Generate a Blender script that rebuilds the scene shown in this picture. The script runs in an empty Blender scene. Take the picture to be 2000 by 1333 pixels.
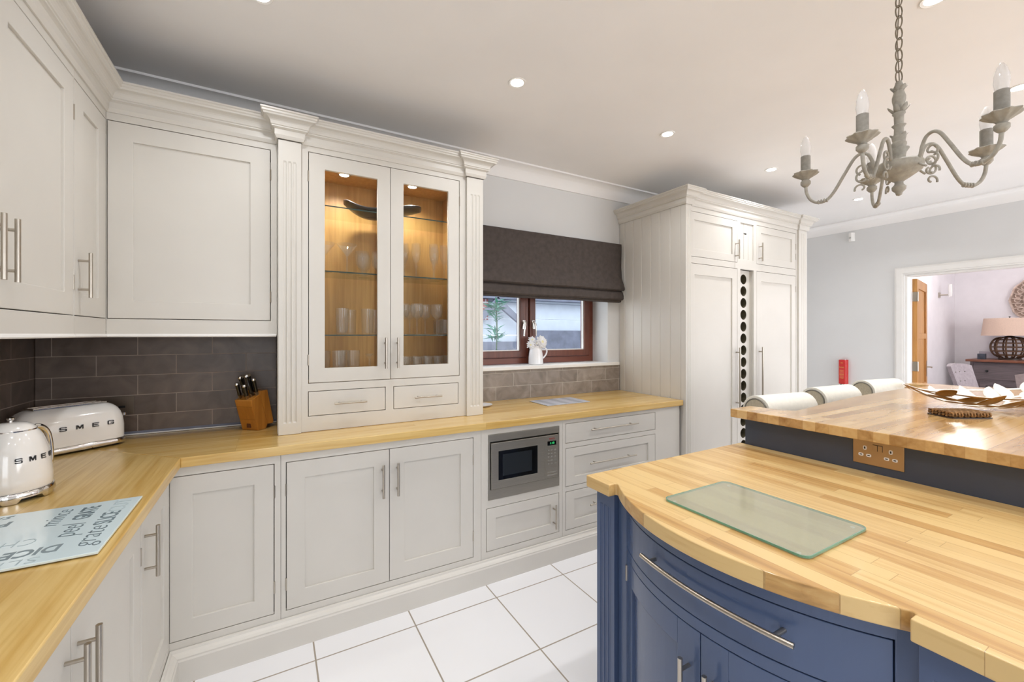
import bpy, bmesh, math, random
from mathutils import Vector, Matrix, Euler
random.seed(7)
SC = bpy.context.scene
COL = SC.collection
PI = math.pi

# ---------------------------------------------------------------- camera, world, exposure
cam_d = bpy.data.cameras.new('camera')
cam = bpy.data.objects.new('camera', cam_d)
COL.objects.link(cam)
cam.location = (0, 0, 1.41)
cam.rotation_euler = (PI/2, 0, -math.radians(29.63))
cam_d.sensor_width = 36
cam_d.lens = 824.5*36/2000
cam_d.shift_y = -0.0065
cam_d.clip_start = 0.02
SC.camera = cam
SC.view_settings.view_transform = 'Standard'
SC.view_settings.look = 'None'
SC.view_settings.gamma = 1
SC.view_settings.use_curve_mapping = False
SC.view_settings.exposure = 0.30
SC.cycles.use_denoising = True
SC.cycles.max_bounces = 9
SC.cycles.diffuse_bounces = 6
SC.cycles.glossy_bounces = 4
SC.cycles.transparent_max_bounces = 24
SC.cycles.caustics_reflective = False
SC.cycles.caustics_refractive = False
SC.cycles.sample_clamp_indirect = 8

world = bpy.data.worlds.new('world')
SC.world = world
world.use_nodes = True
_bg = world.node_tree.nodes['Background']
_bg.inputs[0].default_value = (0.86, 0.92, 1.0, 1)
_bg.inputs[1].default_value = 3.0

# ceiling downlight positions: (x, y)
DOWNLIGHTS = [(x, y) for y in (1.88, 0.61, -0.66, -1.93) for x in (-0.04, 1.10, 2.23, 3.42, 4.90)]
P_DOWN, P_DAY, P_DAY2, P_DINE, P_CAB = 3.5, 50, 12, 38, 3.6
COL_DOWN = (0.955, 0.97, 1.0)
COL_DAY = (0.98, 0.985, 1.0)

def lamp(name, kind, loc, power, color, rot=(0, 0, 0), **kw):
    d = bpy.data.lights.new(name, kind)
    d.energy = power
    d.color = color
    for k, v in kw.items():
        setattr(d, k, v)
    o = bpy.data.objects.new(name, d)
    COL.objects.link(o)
    o.location = loc
    o.rotation_euler = rot
    return o

# added daylight fill lamps, at invented rear openings and inside the dining room
lamp('daylight_fill_right', 'AREA', (4.4, -3.32, 1.25), P_DAY, COL_DAY, (PI/2, 0, 0), shape='RECTANGLE', size=2.5, size_y=2.1)
lamp('daylight_fill_left', 'AREA', (-0.05, -3.32, 1.45), P_DAY2, COL_DAY, (PI/2, 0, 0), shape='RECTANGLE', size=1.3, size_y=1.6)
lamp('daylight_fill_dining', 'AREA', (7.9, -1.42, 1.4), P_DINE, (0.93, 0.94, 1.0), (PI/2, 0, 0), shape='RECTANGLE', size=2.4, size_y=1.5)

# ---------------------------------------------------------------- helpers
def lin(c):
    out = []
    for v in c:
        v = v/255.0
        out.append(v/12.92 if v <= 0.04045 else ((v+0.055)/1.055)**2.4)
    return tuple(out)+(1.0,)

MATS = {}
def mat(name, rgb, rough=0.5, metal=0.0, coat=0.0, noise=0.0, nscale=8, bump=0.0, bscale=60, emit=None, estr=0, spec=0.5, aniso=None):
    m = bpy.data.materials.new(name)
    m.use_nodes = True
    nt = m.node_tree
    b = nt.nodes['Principled BSDF']
    b.inputs['Base Color'].default_value = lin(rgb)
    b.inputs['Roughness'].default_value = rough
    b.inputs['Metallic'].default_value = metal
    b.inputs['Coat Weight'].default_value = coat
    b.inputs['Coat Roughness'].default_value = 0.08
    b.inputs['Specular IOR Level'].default_value = spec
    if emit:
        b.inputs['Emission Color'].default_value = lin(emit)
        b.inputs['Emission Strength'].default_value = estr
    tc = nt.nodes.new('ShaderNodeTexCoord')
    if noise:
        n = nt.nodes.new('ShaderNodeTexNoise')
        n.inputs['Scale'].default_value = nscale
        n.inputs['Detail'].default_value = 4
        mp = nt.nodes.new('ShaderNodeMapping')
        if aniso:
            mp.inputs['Scale'].default_value = aniso
        nt.links.new(tc.outputs['Object'], mp.inputs[0])
        nt.links.new(mp.outputs[0], n.inputs['Vector'])
        r = nt.nodes.new('ShaderNodeValToRGB')
        lo = tuple(max(0, v*(1-noise)) for v in rgb)
        hi = tuple(min(255, v*(1+noise)) for v in rgb)
        r.color_ramp.elements[0].color = lin(lo)
        r.color_ramp.elements[1].color = lin(hi)
        r.color_ramp.elements[0].position = 0.3
        r.color_ramp.elements[1].position = 0.7
        nt.links.new(n.outputs['Fac'], r.inputs[0])
        nt.links.new(r.outputs[0], b.inputs['Base Color'])
    if bump:
        n2 = nt.nodes.new('ShaderNodeTexNoise')
        n2.inputs['Scale'].default_value = bscale
        nt.links.new(tc.outputs['Object'], n2.inputs['Vector'])
        bp = nt.nodes.new('ShaderNodeBump')
        bp.inputs['Strength'].default_value = bump
        bp.inputs['Distance'].default_value = 0.004
        nt.links.new(n2.outputs['Fac'], bp.inputs['Height'])
        nt.links.new(bp.outputs[0], b.inputs['Normal'])
    MATS[name] = m
    return m

def swizzle(nt, src, order, scale=(1, 1, 1), off=(0, 0, 0)):
    s = nt.nodes.new('ShaderNodeSeparateXYZ')
    nt.links.new(src, s.inputs[0])
    c = nt.nodes.new('ShaderNodeCombineXYZ')
    for i, a in enumerate(order):
        if a:
            nt.links.new(s.outputs['XYZ'.index(a)], c.inputs[i])
    m = nt.nodes.new('ShaderNodeMapping')
    m.inputs['Scale'].default_value = scale
    m.inputs['Location'].default_value = off
    nt.links.new(c.outputs[0], m.inputs[0])
    return m.outputs[0]

def wood(name, along, across, cols, w=0.045, ln=0.6, seam=0.0006, grain=0.35, rough=0.3, coat=0.0, contrast=1.0):
    m = bpy.data.materials.new(name)
    m.use_nodes = True
    nt = m.node_tree
    b = nt.nodes['Principled BSDF']
    tc = nt.nodes.new('ShaderNodeTexCoord')
    src = tc.outputs['Object']
    v = swizzle(nt, src, (along, across, None), off=(0.137, 0.0171, 0))
    br = nt.nodes.new('ShaderNodeTexBrick')
    br.offset = 0.37
    br.offset_frequency = 3
    br.squash = 1.45
    br.squash_frequency = 2
    br.inputs['Color1'].default_value = (0, 0, 0, 1)
    br.inputs['Color2'].default_value = (1, 1, 1, 1)
    br.inputs['Mortar'].default_value = (0.25, 0.25, 0.25, 1)
    br.inputs['Scale'].default_value = 1
    br.inputs['Brick Width'].default_value = ln
    br.inputs['Row Height'].default_value = w
    br.inputs['Mortar Size'].default_value = seam
    br.inputs['Mortar Smooth'].default_value = 0.0
    nt.links.new(v, br.inputs['Vector'])
    # per-stave shift of the grain
    n = nt.nodes.new('ShaderNodeTexNoise')
    n.inputs['Scale'].default_value = 1
    n.inputs['Detail'].default_value = 6
    n.inputs['Distortion'].default_value = 0.6
    third = [a for a in 'XYZ' if a not in (along, across)][0]
    g = swizzle(nt, src, (along, across, third), scale=(2.2, 55, 55))
    add = nt.nodes.new('ShaderNodeVectorMath')
    add.operation = 'MULTIPLY_ADD'
    add.inputs[1].default_value = (37, 11, 5)
    nt.links.new(br.outputs['Color'], add.inputs[0])
    nt.links.new(g, add.inputs[2])
    nt.links.new(add.outputs[0], n.inputs['Vector'])
    wv = nt.nodes.new('ShaderNodeTexNoise')
    wv.inputs['Scale'].default_value = 1
    wv.inputs['Detail'].default_value = 3
    wv.inputs['Distortion'].default_value = 2.2
    g2 = swizzle(nt, src, (along, across, third), scale=(1.6, 14, 14))
    nt.links.new(g2, wv.inputs['Vector'])
    mx = nt.nodes.new('ShaderNodeMath')
    mx.operation = 'MULTIPLY_ADD'
    mx.inputs[1].default_value = grain
    nt.links.new(n.outputs['Fac'], mx.inputs[0])
    rg = nt.nodes.new('ShaderNodeMath')
    rg.operation = 'MULTIPLY'
    rg.inputs[1].default_value = 0.42*contrast
    nt.links.new(br.outputs['Color'], rg.inputs[0])
    m2 = nt.nodes.new('ShaderNodeMath')
    m2.operation = 'MULTIPLY_ADD'
    m2.inputs[1].default_value = 0.35
    nt.links.new(wv.outputs['Fac'], m2.inputs[0])
    nt.links.new(rg.outputs[0], m2.inputs[2])
    nt.links.new(m2.outputs[0], mx.inputs[2])
    r = nt.nodes.new('ShaderNodeValToRGB')
    e = r.color_ramp.elements
    e[0].position = 0.22
    e[0].color = lin(cols[0])
    e[1].position = 0.85
    e[1].color = lin(cols[2])
    k = e.new(0.52)
    k.color = lin(cols[1])
    nt.links.new(mx.outputs[0], r.inputs[0])
    dk = nt.nodes.new('ShaderNodeMix')
    dk.data_type = 'RGBA'
    dk.inputs['B'].default_value = lin(tuple(c*0.62 for c in cols[0]))
    nt.links.new(r.outputs[0], dk.inputs['A'])
    sf = nt.nodes.new('ShaderNodeMath')
    sf.operation = 'MULTIPLY'
    sf.inputs[1].default_value = 0.30
    nt.links.new(br.outputs['Fac'], sf.inputs[0])
    nt.links.new(sf.outputs[0], dk.inputs['Factor'])
    nt.links.new(dk.outputs['Result'], b.inputs['Base Color'])
    b.inputs['Roughness'].default_value = rough
    b.inputs['Coat Weight'].default_value = coat
    b.inputs['Coat Roughness'].default_value = 0.12
    MATS[name] = m
    return m

def brickmat(name, order, c1, c2, mortar, bw, rh, ms, offset=0.5, off=(0, 0, 0), rough=0.4, noise=True, bump=0.4, rough_m=0.8):
    m = bpy.data.materials.new(name)
    m.use_nodes = True
    nt = m.node_tree
    b = nt.nodes['Principled BSDF']
    tc = nt.nodes.new('ShaderNodeTexCoord')
    v = swizzle(nt, tc.outputs['Object'], order, off=off)
    br = nt.nodes.new('ShaderNodeTexBrick')
    br.offset = offset
    br.offset_frequency = 2
    br.squash = 1
    br.inputs['Color1'].default_value = lin(c1)
    br.inputs['Color2'].default_value = lin(c2)
    br.inputs['Mortar'].default_value = lin(mortar)
    br.inputs['Scale'].default_value = 1
    br.inputs['Brick Width'].default_value = bw
    br.inputs['Row Height'].default_value = rh
    br.inputs['Mortar Size'].default_value = ms
    br.inputs['Mortar Smooth'].default_value = 0.1
    nt.links.new(v, br.inputs['Vector'])
    out = br.outputs['Color']
    if noise:
        n = nt.nodes.new('ShaderNodeTexNoise')
        n.inputs['Scale'].default_value = 9
        n.inputs['Detail'].default_value = 5
        n.inputs['Distortion'].default_value = 1.2
        nt.links.new(tc.outputs['Object'], n.inputs['Vector'])
        r = nt.nodes.new('ShaderNodeValToRGB')
        r.color_ramp.elements[0].position = 0.3
        r.color_ramp.elements[0].color = (0.62, 0.60, 0.58, 1)
        r.color_ramp.elements[1].position = 0.75
        r.color_ramp.elements[1].color = (1.15, 1.15, 1.15, 1)
        nt.links.new(n.outputs['Fac'], r.inputs[0])
        mm = nt.nodes.new('ShaderNodeMix')
        mm.data_type = 'RGBA'
        mm.blend_type = 'MULTIPLY'
        mm.inputs['Factor'].default_value = 1
        nt.links.new(out, mm.inputs['A'])
        nt.links.new(r.outputs[0], mm.inputs['B'])
        mf = nt.nodes.new('ShaderNodeMix')
        mf.data_type = 'RGBA'
        mf.inputs['B'].default_value = lin(mortar)
        nt.links.new(br.outputs['Fac'], mf.inputs['Factor'])
        nt.links.new(mm.outputs['Result'], mf.inputs['A'])
        out = mf.outputs['Result']
    nt.links.new(out, b.inputs['Base Color'])
    rr = nt.nodes.new('ShaderNodeMapRange')
    rr.inputs['To Min'].default_value = rough
    rr.inputs['To Max'].default_value = rough_m
    nt.links.new(br.outputs['Fac'], rr.inputs['Value'])
    nt.links.new(rr.outputs[0], b.inputs['Roughness'])
    if bump:
        iv = nt.nodes.new('ShaderNodeMath')
        iv.operation = 'SUBTRACT'
        iv.inputs[0].default_value = 1
        nt.links.new(br.outputs['Fac'], iv.inputs[1])
        bp = nt.nodes.new('ShaderNodeBump')
        bp.inputs['Strength'].default_value = bump
        bp.inputs['Distance'].default_value = 0.002
        nt.links.new(iv.outputs[0], bp.inputs['Height'])
        nt.links.new(bp.outputs[0], b.inputs['Normal'])
    MATS[name] = m
    return m

def glassmat(name, tint=(1, 1, 1), base=0.0, edge=1.0, rough=0.0, body=0.0, bodycol=(220, 230, 228), ior=1.45):
    m = bpy.data.materials.new(name)
    m.use_nodes = True
    nt = m.node_tree
    for n in list(nt.nodes):
        nt.nodes.remove(n)
    o = nt.nodes.new('ShaderNodeOutputMaterial')
    t = nt.nodes.new('ShaderNodeBsdfTransparent')
    t.inputs[0].default_value = tuple(tint)+(1,)
    g = nt.nodes.new('ShaderNodeBsdfGlossy')
    g.inputs['Roughness'].default_value = rough
    lw = nt.nodes.new('ShaderNodeFresnel')
    lw.inputs['IOR'].default_value = ior
    mr = nt.nodes.new('ShaderNodeMath')
    mr.operation = 'MULTIPLY_ADD'
    mr.use_clamp = True
    mr.inputs[1].default_value = edge
    mr.inputs[2].default_value = base
    geo = nt.nodes.new('ShaderNodeNewGeometry')
    inv = nt.nodes.new('ShaderNodeMath')
    inv.operation = 'SUBTRACT'
    inv.inputs[0].default_value = 1
    nt.links.new(geo.outputs['Backfacing'], inv.inputs[1])
    fr = nt.nodes.new('ShaderNodeMath')
    fr.operation = 'MULTIPLY'
    nt.links.new(lw.outputs[0], fr.inputs[0])
    nt.links.new(inv.outputs[0], fr.inputs[1])
    nt.links.new(fr.outputs[0], mr.inputs[0])
    mx = nt.nodes.new('ShaderNodeMixShader')
    first = t.outputs[0]
    if body:
        d = nt.nodes.new('ShaderNodeBsdfDiffuse')
        d.inputs[0].default_value = lin(bodycol)
        mb = nt.nodes.new('ShaderNodeMixShader')
        mb.inputs[0].default_value = body
        nt.links.new(t.outputs[0], mb.inputs[1])
        nt.links.new(d.outputs[0], mb.inputs[2])
        first = mb.outputs[0]
    nt.links.new(mr.outputs[0], mx.inputs[0])
    nt.links.new(first, mx.inputs[1])
    nt.links.new(g.outputs[0], mx.inputs[2])
    nt.links.new(mx.outputs[0], o.inputs[0])
    MATS[name] = m
    return m

def emis(name, rgb, s):
    m = bpy.data.materials.new(name)
    m.use_nodes = True
    nt = m.node_tree
    for n in list(nt.nodes):
        nt.nodes.remove(n)
    o = nt.nodes.new('ShaderNodeOutputMaterial')
    e = nt.nodes.new('ShaderNodeEmission')
    e.inputs[0].default_value = lin(rgb)
    e.inputs[1].default_value = s
    nt.links.new(e.outputs[0], o.inputs[0])
    MATS[name] = m
    return m

# ---------------------------------------------------------------- materials
M_CAB = mat('cream_paint', (209, 205, 197), 0.34, noise=0.012, nscale=3)
M_GAP_SHADE = mat('cabinet_gap_shade', (40, 38, 34), 0.9, noise=0.05)  # near-black carcass colour that paints shade into the door gaps
M_WALL = mat('wall_paint', (217, 217, 216), 0.75, noise=0.01, nscale=2)
M_CEIL = mat('ceiling_paint', (240, 238, 236), 0.85, noise=0.01, nscale=2)
M_TRIM = mat('white_trim', (232, 230, 226), 0.45, noise=0.01)
M_PINK = mat('dining_wall_paint', (220, 216, 219), 0.75, noise=0.01)
M_FLOOR = brickmat('floor_tiles', ('X', 'Y', None), (234, 234, 236), (236, 236, 238), (158, 148, 134), 0.44, 0.425, 0.0035, offset=0.0, off=(-0.165, -2.005+0.425*10, 0), rough=0.22, noise=False, bump=0.3)
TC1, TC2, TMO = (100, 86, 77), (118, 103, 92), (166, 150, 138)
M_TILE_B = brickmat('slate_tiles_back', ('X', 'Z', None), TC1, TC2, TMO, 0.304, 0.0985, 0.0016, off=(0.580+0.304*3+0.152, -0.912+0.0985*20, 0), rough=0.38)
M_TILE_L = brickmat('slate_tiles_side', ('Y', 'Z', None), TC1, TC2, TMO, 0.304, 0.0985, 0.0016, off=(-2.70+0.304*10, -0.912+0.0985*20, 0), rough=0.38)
M_TILE_W = brickmat('slate_tiles_daylit', ('X', 'Z', None), (142, 132, 124), (158, 148, 139), (190, 184, 174), 0.310, 0.101, 0.0016, off=(-1.463+0.31*10+0.155, -0.912+0.101*20, 0), rough=0.38)  # same slate tiles, daylight put in as a lighter colour
OAK = [(134, 96, 46), (186, 144, 84), (212, 180, 122)]
OAKG = [(144, 102, 42), (194, 154, 80), (216, 184, 118)]
M_OAK_Y = wood('oak_island_staves', 'Y', 'X', OAK, w=0.046, ln=0.55, grain=0.62, rough=0.34, coat=0.1, contrast=1.25)
M_OAK_X = wood('oak_bar_staves', 'X', 'Y', [(150, 108, 58), (198, 160, 104), (216, 188, 138)], w=0.045, ln=0.7, grain=0.3, rough=0.2, coat=0.3, contrast=0.7, seam=0.0003)
M_OAK_BACK = wood('oak_back_staves', 'X', 'Y', OAKG, w=0.055, ln=1.3, grain=0.75, rough=0.26, coat=0.3, contrast=0.55)
M_OAK_LEFT = wood('oak_left_staves', 'Y', 'X', OAKG, w=0.3, ln=3.0, grain=0.95, rough=0.3, coat=0.2, contrast=0.3)
M_OAK_IN = wood('oak_veneer_interior', 'Z', 'X', [(168, 122, 62), (196, 150, 86), (214, 172, 110)], w=0.4, ln=3, grain=0.5, rough=0.45, contrast=0.3)
M_OAK_DOOR = wood('oak_door_wood', 'Z', 'X', [(150, 100, 48), (186, 134, 72), (204, 158, 94)], w=0.2, ln=3, grain=0.5, rough=0.4, contrast=0.3)
M_BAMBOO = wood('bamboo_block', 'Z', 'Y', [(168, 106, 36), (196, 132, 54), (212, 150, 72)], w=0.02, ln=2, grain=0.3, rough=0.35, contrast=0.4)
M_BLUE = mat('blue_paint', (70, 86, 118), 0.22, noise=0.02, nscale=3, coat=0.1)
M_BLUEG = mat('slate_blue_panel', (66, 74, 90), 0.35, noise=0.03)
M_STEEL = mat('brushed_steel', (186, 178, 166), 0.28, 1.0)
M_CHROME = mat('chrome', (225, 222, 218), 0.08, 1.0)
M_SS = mat('stainless_front', (178, 172, 160), 0.36, 0.85, noise=0.03, nscale=4, aniso=(3, 3, 120))
M_BLACK = mat('black_gloss', (10, 10, 11), 0.08, coat=0.5)
M_DARK = mat('dark_plastic', (22, 22, 22), 0.45)
M_WHITEG = mat('white_enamel', (232, 228, 222), 0.12, coat=0.6)
M_CERAMIC = mat('white_ceramic', (238, 238, 240), 0.15, coat=0.3)
M_BLIND = mat('charcoal_linen', (74, 66, 62), 0.95, noise=0.08, nscale=30, bump=0.3, bscale=700)
M_WINWOOD = wood('mahogany_frame', 'Z', 'X', [(84, 44, 32), (112, 62, 46), (132, 78, 58)], w=0.5, ln=4, grain=0.4, rough=0.35, contrast=0.2)
M_WINWOOD_H = wood('mahogany_frame_rail', 'X', 'Z', [(96, 48, 34), (122, 66, 48), (140, 82, 60)], w=0.5, ln=4, grain=0.4, rough=0.35, contrast=0.2)
M_GLASS = glassmat('window_glass', (0.98, 0.99, 0.985), 0.0, 0.6)
M_GLASSW = glassmat('drinking_glass', (0.965, 0.965, 0.96), 0.0, 1.0, 0.03, body=0.03, bodycol=(245, 243, 240))
M_GLASSB = glassmat('glass_board', (0.89, 0.92, 0.86), 0.05, 0.8, 0.10, body=0.30, bodycol=(206, 205, 186))
M_GLASSE = mat('glass_edge_green', (96, 150, 130), 0.15, coat=0.5)
M_SHELFG = glassmat('shelf_glass', (0.94, 0.97, 0.94), 0.0, 0.7)
M_SHELFE = mat('shelf_glass_edge', (40, 62, 60), 0.15)
M_BULBG = glassmat('frosted_bulb', (0.95, 0.95, 0.95), 0.02, 0.8, 0.1, body=0.42, bodycol=(240, 238, 236))
M_LAMP = emis('downlight_glow', (255, 250, 244), 14)
M_CHAND = mat('chalky_grey_paint', (158, 154, 144), 0.8, noise=0.06, nscale=60, bump=0.12, bscale=200)
M_CHAND_D = mat('chalky_grey_sleeve', (140, 136, 128), 0.85, noise=0.06, nscale=80)
M_FABRIC = mat('ivory_fabric', (228, 224, 212), 0.9, noise=0.02, nscale=60, bump=0.2, bscale=500)
M_FABRIC_S = mat('beige_side_fabric', (184, 174, 152), 0.9, noise=0.05, nscale=90, bump=0.2, bscale=500)
M_PIPING = mat('grey_piping', (120, 116, 106), 0.8)
M_DARKWOOD = mat('dark_legs', (52, 36, 26), 0.4, noise=0.1)
M_EBONY = mat('dark_wood_dish', (44, 38, 34), 0.35, noise=0.1, nscale=12, coat=0.2)
M_GREYCH = mat('grey_velvet', (160, 152, 156), 0.85, noise=0.05, nscale=30)
M_RED = mat('red_plastic', (196, 34, 30), 0.3, coat=0.3)
M_YELLOW = mat('gold_print', (214, 168, 70), 0.5)
M_GOLD = mat('gold_enamel', (160, 120, 58), 0.28, 0.75, noise=0.05)
M_IVORY = mat('ivory_enamel', (238, 234, 224), 0.25, coat=0.3)
M_WICKER = mat('wicker', (132, 96, 54), 0.7, noise=0.2, nscale=60)
M_SHADE = mat('linen_shade', (196, 172, 156), 0.9, noise=0.03, nscale=120)
M_SIDEB = mat('grey_washed_wood', (92, 82, 84), 0.6, noise=0.12, nscale=6, aniso=(1, 1, 14))
M_SIDETOP = mat('sideboard_top_wood', (112, 66, 46), 0.4, noise=0.1)
M_CARVED = mat('carved_whitewash', (186, 166, 154), 0.85, noise=0.12, nscale=20)
M_BRONZE = mat('bronze_faceplate', (178, 150, 116), 0.3, 0.8, noise=0.04)
M_BOARD = mat('pale_blue_board', (214, 230, 233), 0.12, coat=0.4)
M_INK1 = mat('dark_teal_print', (98, 114, 120), 0.5)
M_INK2 = mat('grey_print', (128, 142, 146), 0.5)
M_INK3 = mat('pale_print', (164, 180, 184), 0.5)
M_GREEN = mat('leaf_green', (84, 142, 122), 0.6, noise=0.15, nscale=20)
M_STEM = mat('stem_green', (70, 96, 66), 0.7)
M_PETAL = mat('white_petal', (240, 240, 242), 0.7)
M_PETALC = mat('cream_centre', (232, 226, 180), 0.7)
M_RENDER = mat('painted_boards', (206, 214, 226), 0.8, noise=0.02)
M_TRIMD = mat('grey_timber', (112, 116, 132), 0.8, noise=0.1, nscale=8)
M_BRICK = brickmat('red_brickwork', ('X', 'Z', None), (160, 96, 96), (178, 112, 108), (206, 204, 210), 0.225, 0.075, 0.010, rough=0.9, noise=False, bump=0.5)
M_PAVE = mat('patio_paving', (150, 150, 152), 0.9, noise=0.1)
M_MIRROR = mat('mirror_glass', (220, 214, 214), 0.05, 1.0)
M_GREENLED = emis('green_display', (60, 210, 120), 1.5)
M_TEXTD = mat('dark_lettering', (60, 60, 62), 0.3, 0.6)

# ---------------------------------------------------------------- mesh building
class MB:
    """Collects shapes in world (or local) coordinates and links them as one mesh object."""
    def __init__(self):
        self.v = []
        self.f = []
        self.mi = []
        self.cur = 0
    def add(self, vs, fs):
        o = len(self.v)
        self.v += [tuple(p) for p in vs]
        for f in fs:
            self.f.append(tuple(i+o for i in f))
            self.mi.append(self.cur)
        return self
    def box(self, x0, x1, y0, y1, z0, z1):
        vs = [(x0, y0, z0), (x1, y0, z0), (x1, y1, z0), (x0, y1, z0), (x0, y0, z1), (x1, y0, z1), (x1, y1, z1), (x0, y1, z1)]
        return self.add(vs, [(0, 3, 2, 1), (4, 5, 6, 7), (0, 1, 5, 4), (1, 2, 6, 5), (2, 3, 7, 6), (3, 0, 4, 7)])
    def mbox(self, M, a0, a1, b0, b1, d0, d1):
        vs = [M(a, b, d) for d in (d0, d1) for a, b in ((a0, b0), (a1, b0), (a1, b1), (a0, b1))]
        return self.add(vs, [(0, 3, 2, 1), (4, 5, 6, 7), (0, 1, 5, 4), (1, 2, 6, 5), (2, 3, 7, 6), (3, 0, 4, 7)])
    def plate(self, M, outer, holes, d0, d1):
        """a rectangular plate with rectangular holes: outer=(a0,a1,b0,b1)"""
        A = sorted(set([outer[0], outer[1]]+[h[i] for h in holes for i in (0, 1)]))
        B = sorted(set([outer[2], outer[3]]+[h[i] for h in holes for i in (2, 3)]))
        def solid(i, j):
            if i < 0 or j < 0 or i >= len(A)-1 or j >= len(B)-1:
                return False
            a = (A[i]+A[i+1])/2
            b = (B[j]+B[j+1])/2
            return not any(h[0] < a < h[1] and h[2] < b < h[3] for h in holes)
        idx = {}
        vs = []
        def vid(i, j, k):
            key = (i, j, k)
            if key not in idx:
                idx[key] = len(vs)
                vs.append(M(A[i], B[j], (d0, d1)[k]))
            return idx[key]
        fs = []
        for i in range(len(A)-1):
            for j in range(len(B)-1):
                if not solid(i, j):
                    continue
                fs.append((vid(i, j, 1), vid(i+1, j, 1), vid(i+1, j+1, 1), vid(i, j+1, 1)))
                fs.append((vid(i, j, 0), vid(i, j+1, 0), vid(i+1, j+1, 0), vid(i+1, j, 0)))
                if not solid(i-1, j): fs.append((vid(i, j, 0), vid(i, j, 1), vid(i, j+1, 1), vid(i, j+1, 0)))
                if not solid(i+1, j): fs.append((vid(i+1, j, 0), vid(i+1, j+1, 0), vid(i+1, j+1, 1), vid(i+1, j, 1)))
                if not solid(i, j-1): fs.append((vid(i, j, 0), vid(i+1, j, 0), vid(i+1, j, 1), vid(i, j, 1)))
                if not solid(i, j+1): fs.append((vid(i, j+1, 0), vid(i, j+1, 1), vid(i+1, j+1, 1), vid(i+1, j+1, 0)))
        return self.add(vs, fs)
    def prism(self, poly, z0, z1, M=None):
        n = len(poly)
        M = M or (lambda a, b, d: (a, b, d))
        vs = [M(p[0], p[1], z0) for p in poly]+[M(p[0], p[1], z1) for p in poly]
        fs = [tuple(range(n-1, -1, -1)), tuple(range(n, 2*n))]
        for i in range(n):
            j = (i+1) % n
            fs.append((i, j, n+j, n+i))
        return self.add(vs, fs)
    def lathe(self, prof, c=(0, 0, 0), n=24, axis=None, squash=(1, 1), wave=None):
        """prof: (r, z) from bottom to top; axis optional Matrix"""
        vs = []
        for k, (r, z) in enumerate(prof):
            for i in range(n):
                t = 2*PI*i/n
                rr = r*(1+(wave[0]*math.cos(wave[1]*t) if wave and wave[2] <= k <= wave[3] else 0))
                p = Vector((rr*math.cos(t)*squash[0], rr*math.sin(t)*squash[1], z))
                if axis is not None:
                    p = axis @ p
                vs.append((p.x+c[0], p.y+c[1], p.z+c[2]))
        fs = []
        for k in range(len(prof)-1):
            for i in range(n):
                j = (i+1) % n
                fs.append((k*n+i, k*n+j, (k+1)*n+j, (k+1)*n+i))
        if prof[0][0] > 1e-6: fs.append(tuple(range(n-1, -1, -1)))
        if prof[-1][0] > 1e-6: fs.append(tuple((len(prof)-1)*n+i for i in range(n)))
        return self.add(vs, fs)
    def tube(self, pts, r, n=10, cap=True, closed=False):
        pts = [Vector(p) for p in pts]
        m = len(pts)
        rs = r if isinstance(r, (list, tuple)) else [r]*m
        vs = []
        prev = None
        for i, p in enumerate(pts):
            if closed:
                t = (pts[(i+1) % m]-pts[i-1]).normalized()
            else:
                t = (pts[min(i+1, m-1)]-pts[max(i-1, 0)]).normalized()
            if prev is None:
                a = Vector((0, 0, 1)) if abs(t.z) < 0.9 else Vector((1, 0, 0))
                u = t.cross(a).normalized()
            else:
                u = (prev-t*prev.dot(t))
                u = u.normalized() if u.length > 1e-6 else t.orthogonal().normalized()
            prev = u
            w = t.cross(u)
            for k in range(n):
                an = 2*PI*k/n
                q = p+(u*math.cos(an)+w*math.sin(an))*rs[i]
                vs.append(tuple(q))
        fs = []
        for i in range(m if closed else m-1):
            i2 = (i+1) % m
            for k in range(n):
                k2 = (k+1) % n
                fs.append((i*n+k, i*n+k2, i2*n+k2, i2*n+k))
        if cap and not closed:
            fs.append(tuple(range(n-1, -1, -1)))
            fs.append(tuple((m-1)*n+k for k in range(n)))
        return self.add(vs, fs)
    def sweep(self, path, prof, closed_ends=True):
        """path: (x,y) points; prof: (out, z) closed loop, out = to the right of travel; mitred"""
        P = [Vector((p[0], p[1])) for p in path]
        n = len(prof)
        vs = []
        for i, p in enumerate(P):
            d1 = (P[i]-P[i-1]).normalized() if i > 0 else None
            d2 = (P[i+1]-P[i]).normalized() if i < len(P)-1 else None
            d1 = d1 or d2
            d2 = d2 or d1
            n1 = Vector((d1.y, -d1.x))
            n2 = Vector((d2.y, -d2.x))
            mt = n1+n2
            mt = mt/(mt.length_squared/2) if mt.length > 1e-5 else n1
            for (o, z) in prof:
                vs.append((p.x+mt.x*o, p.y+mt.y*o, z))
        fs = []
        for i in range(len(P)-1):
            for k in range(n):
                k2 = (k+1) % n
                fs.append((i*n+k, (i+1)*n+k, (i+1)*n+k2, i*n+k2))
        fs.append(tuple(range(n)))
        fs.append(tuple((len(P)-1)*n+k for k in range(n-1, -1, -1)))
        return self.add(vs, fs)
    def mesh(self, m, T):
        return self.add([tuple(T @ v.co) for v in m.vertices], [tuple(p.vertices) for p in m.polygons])
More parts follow.
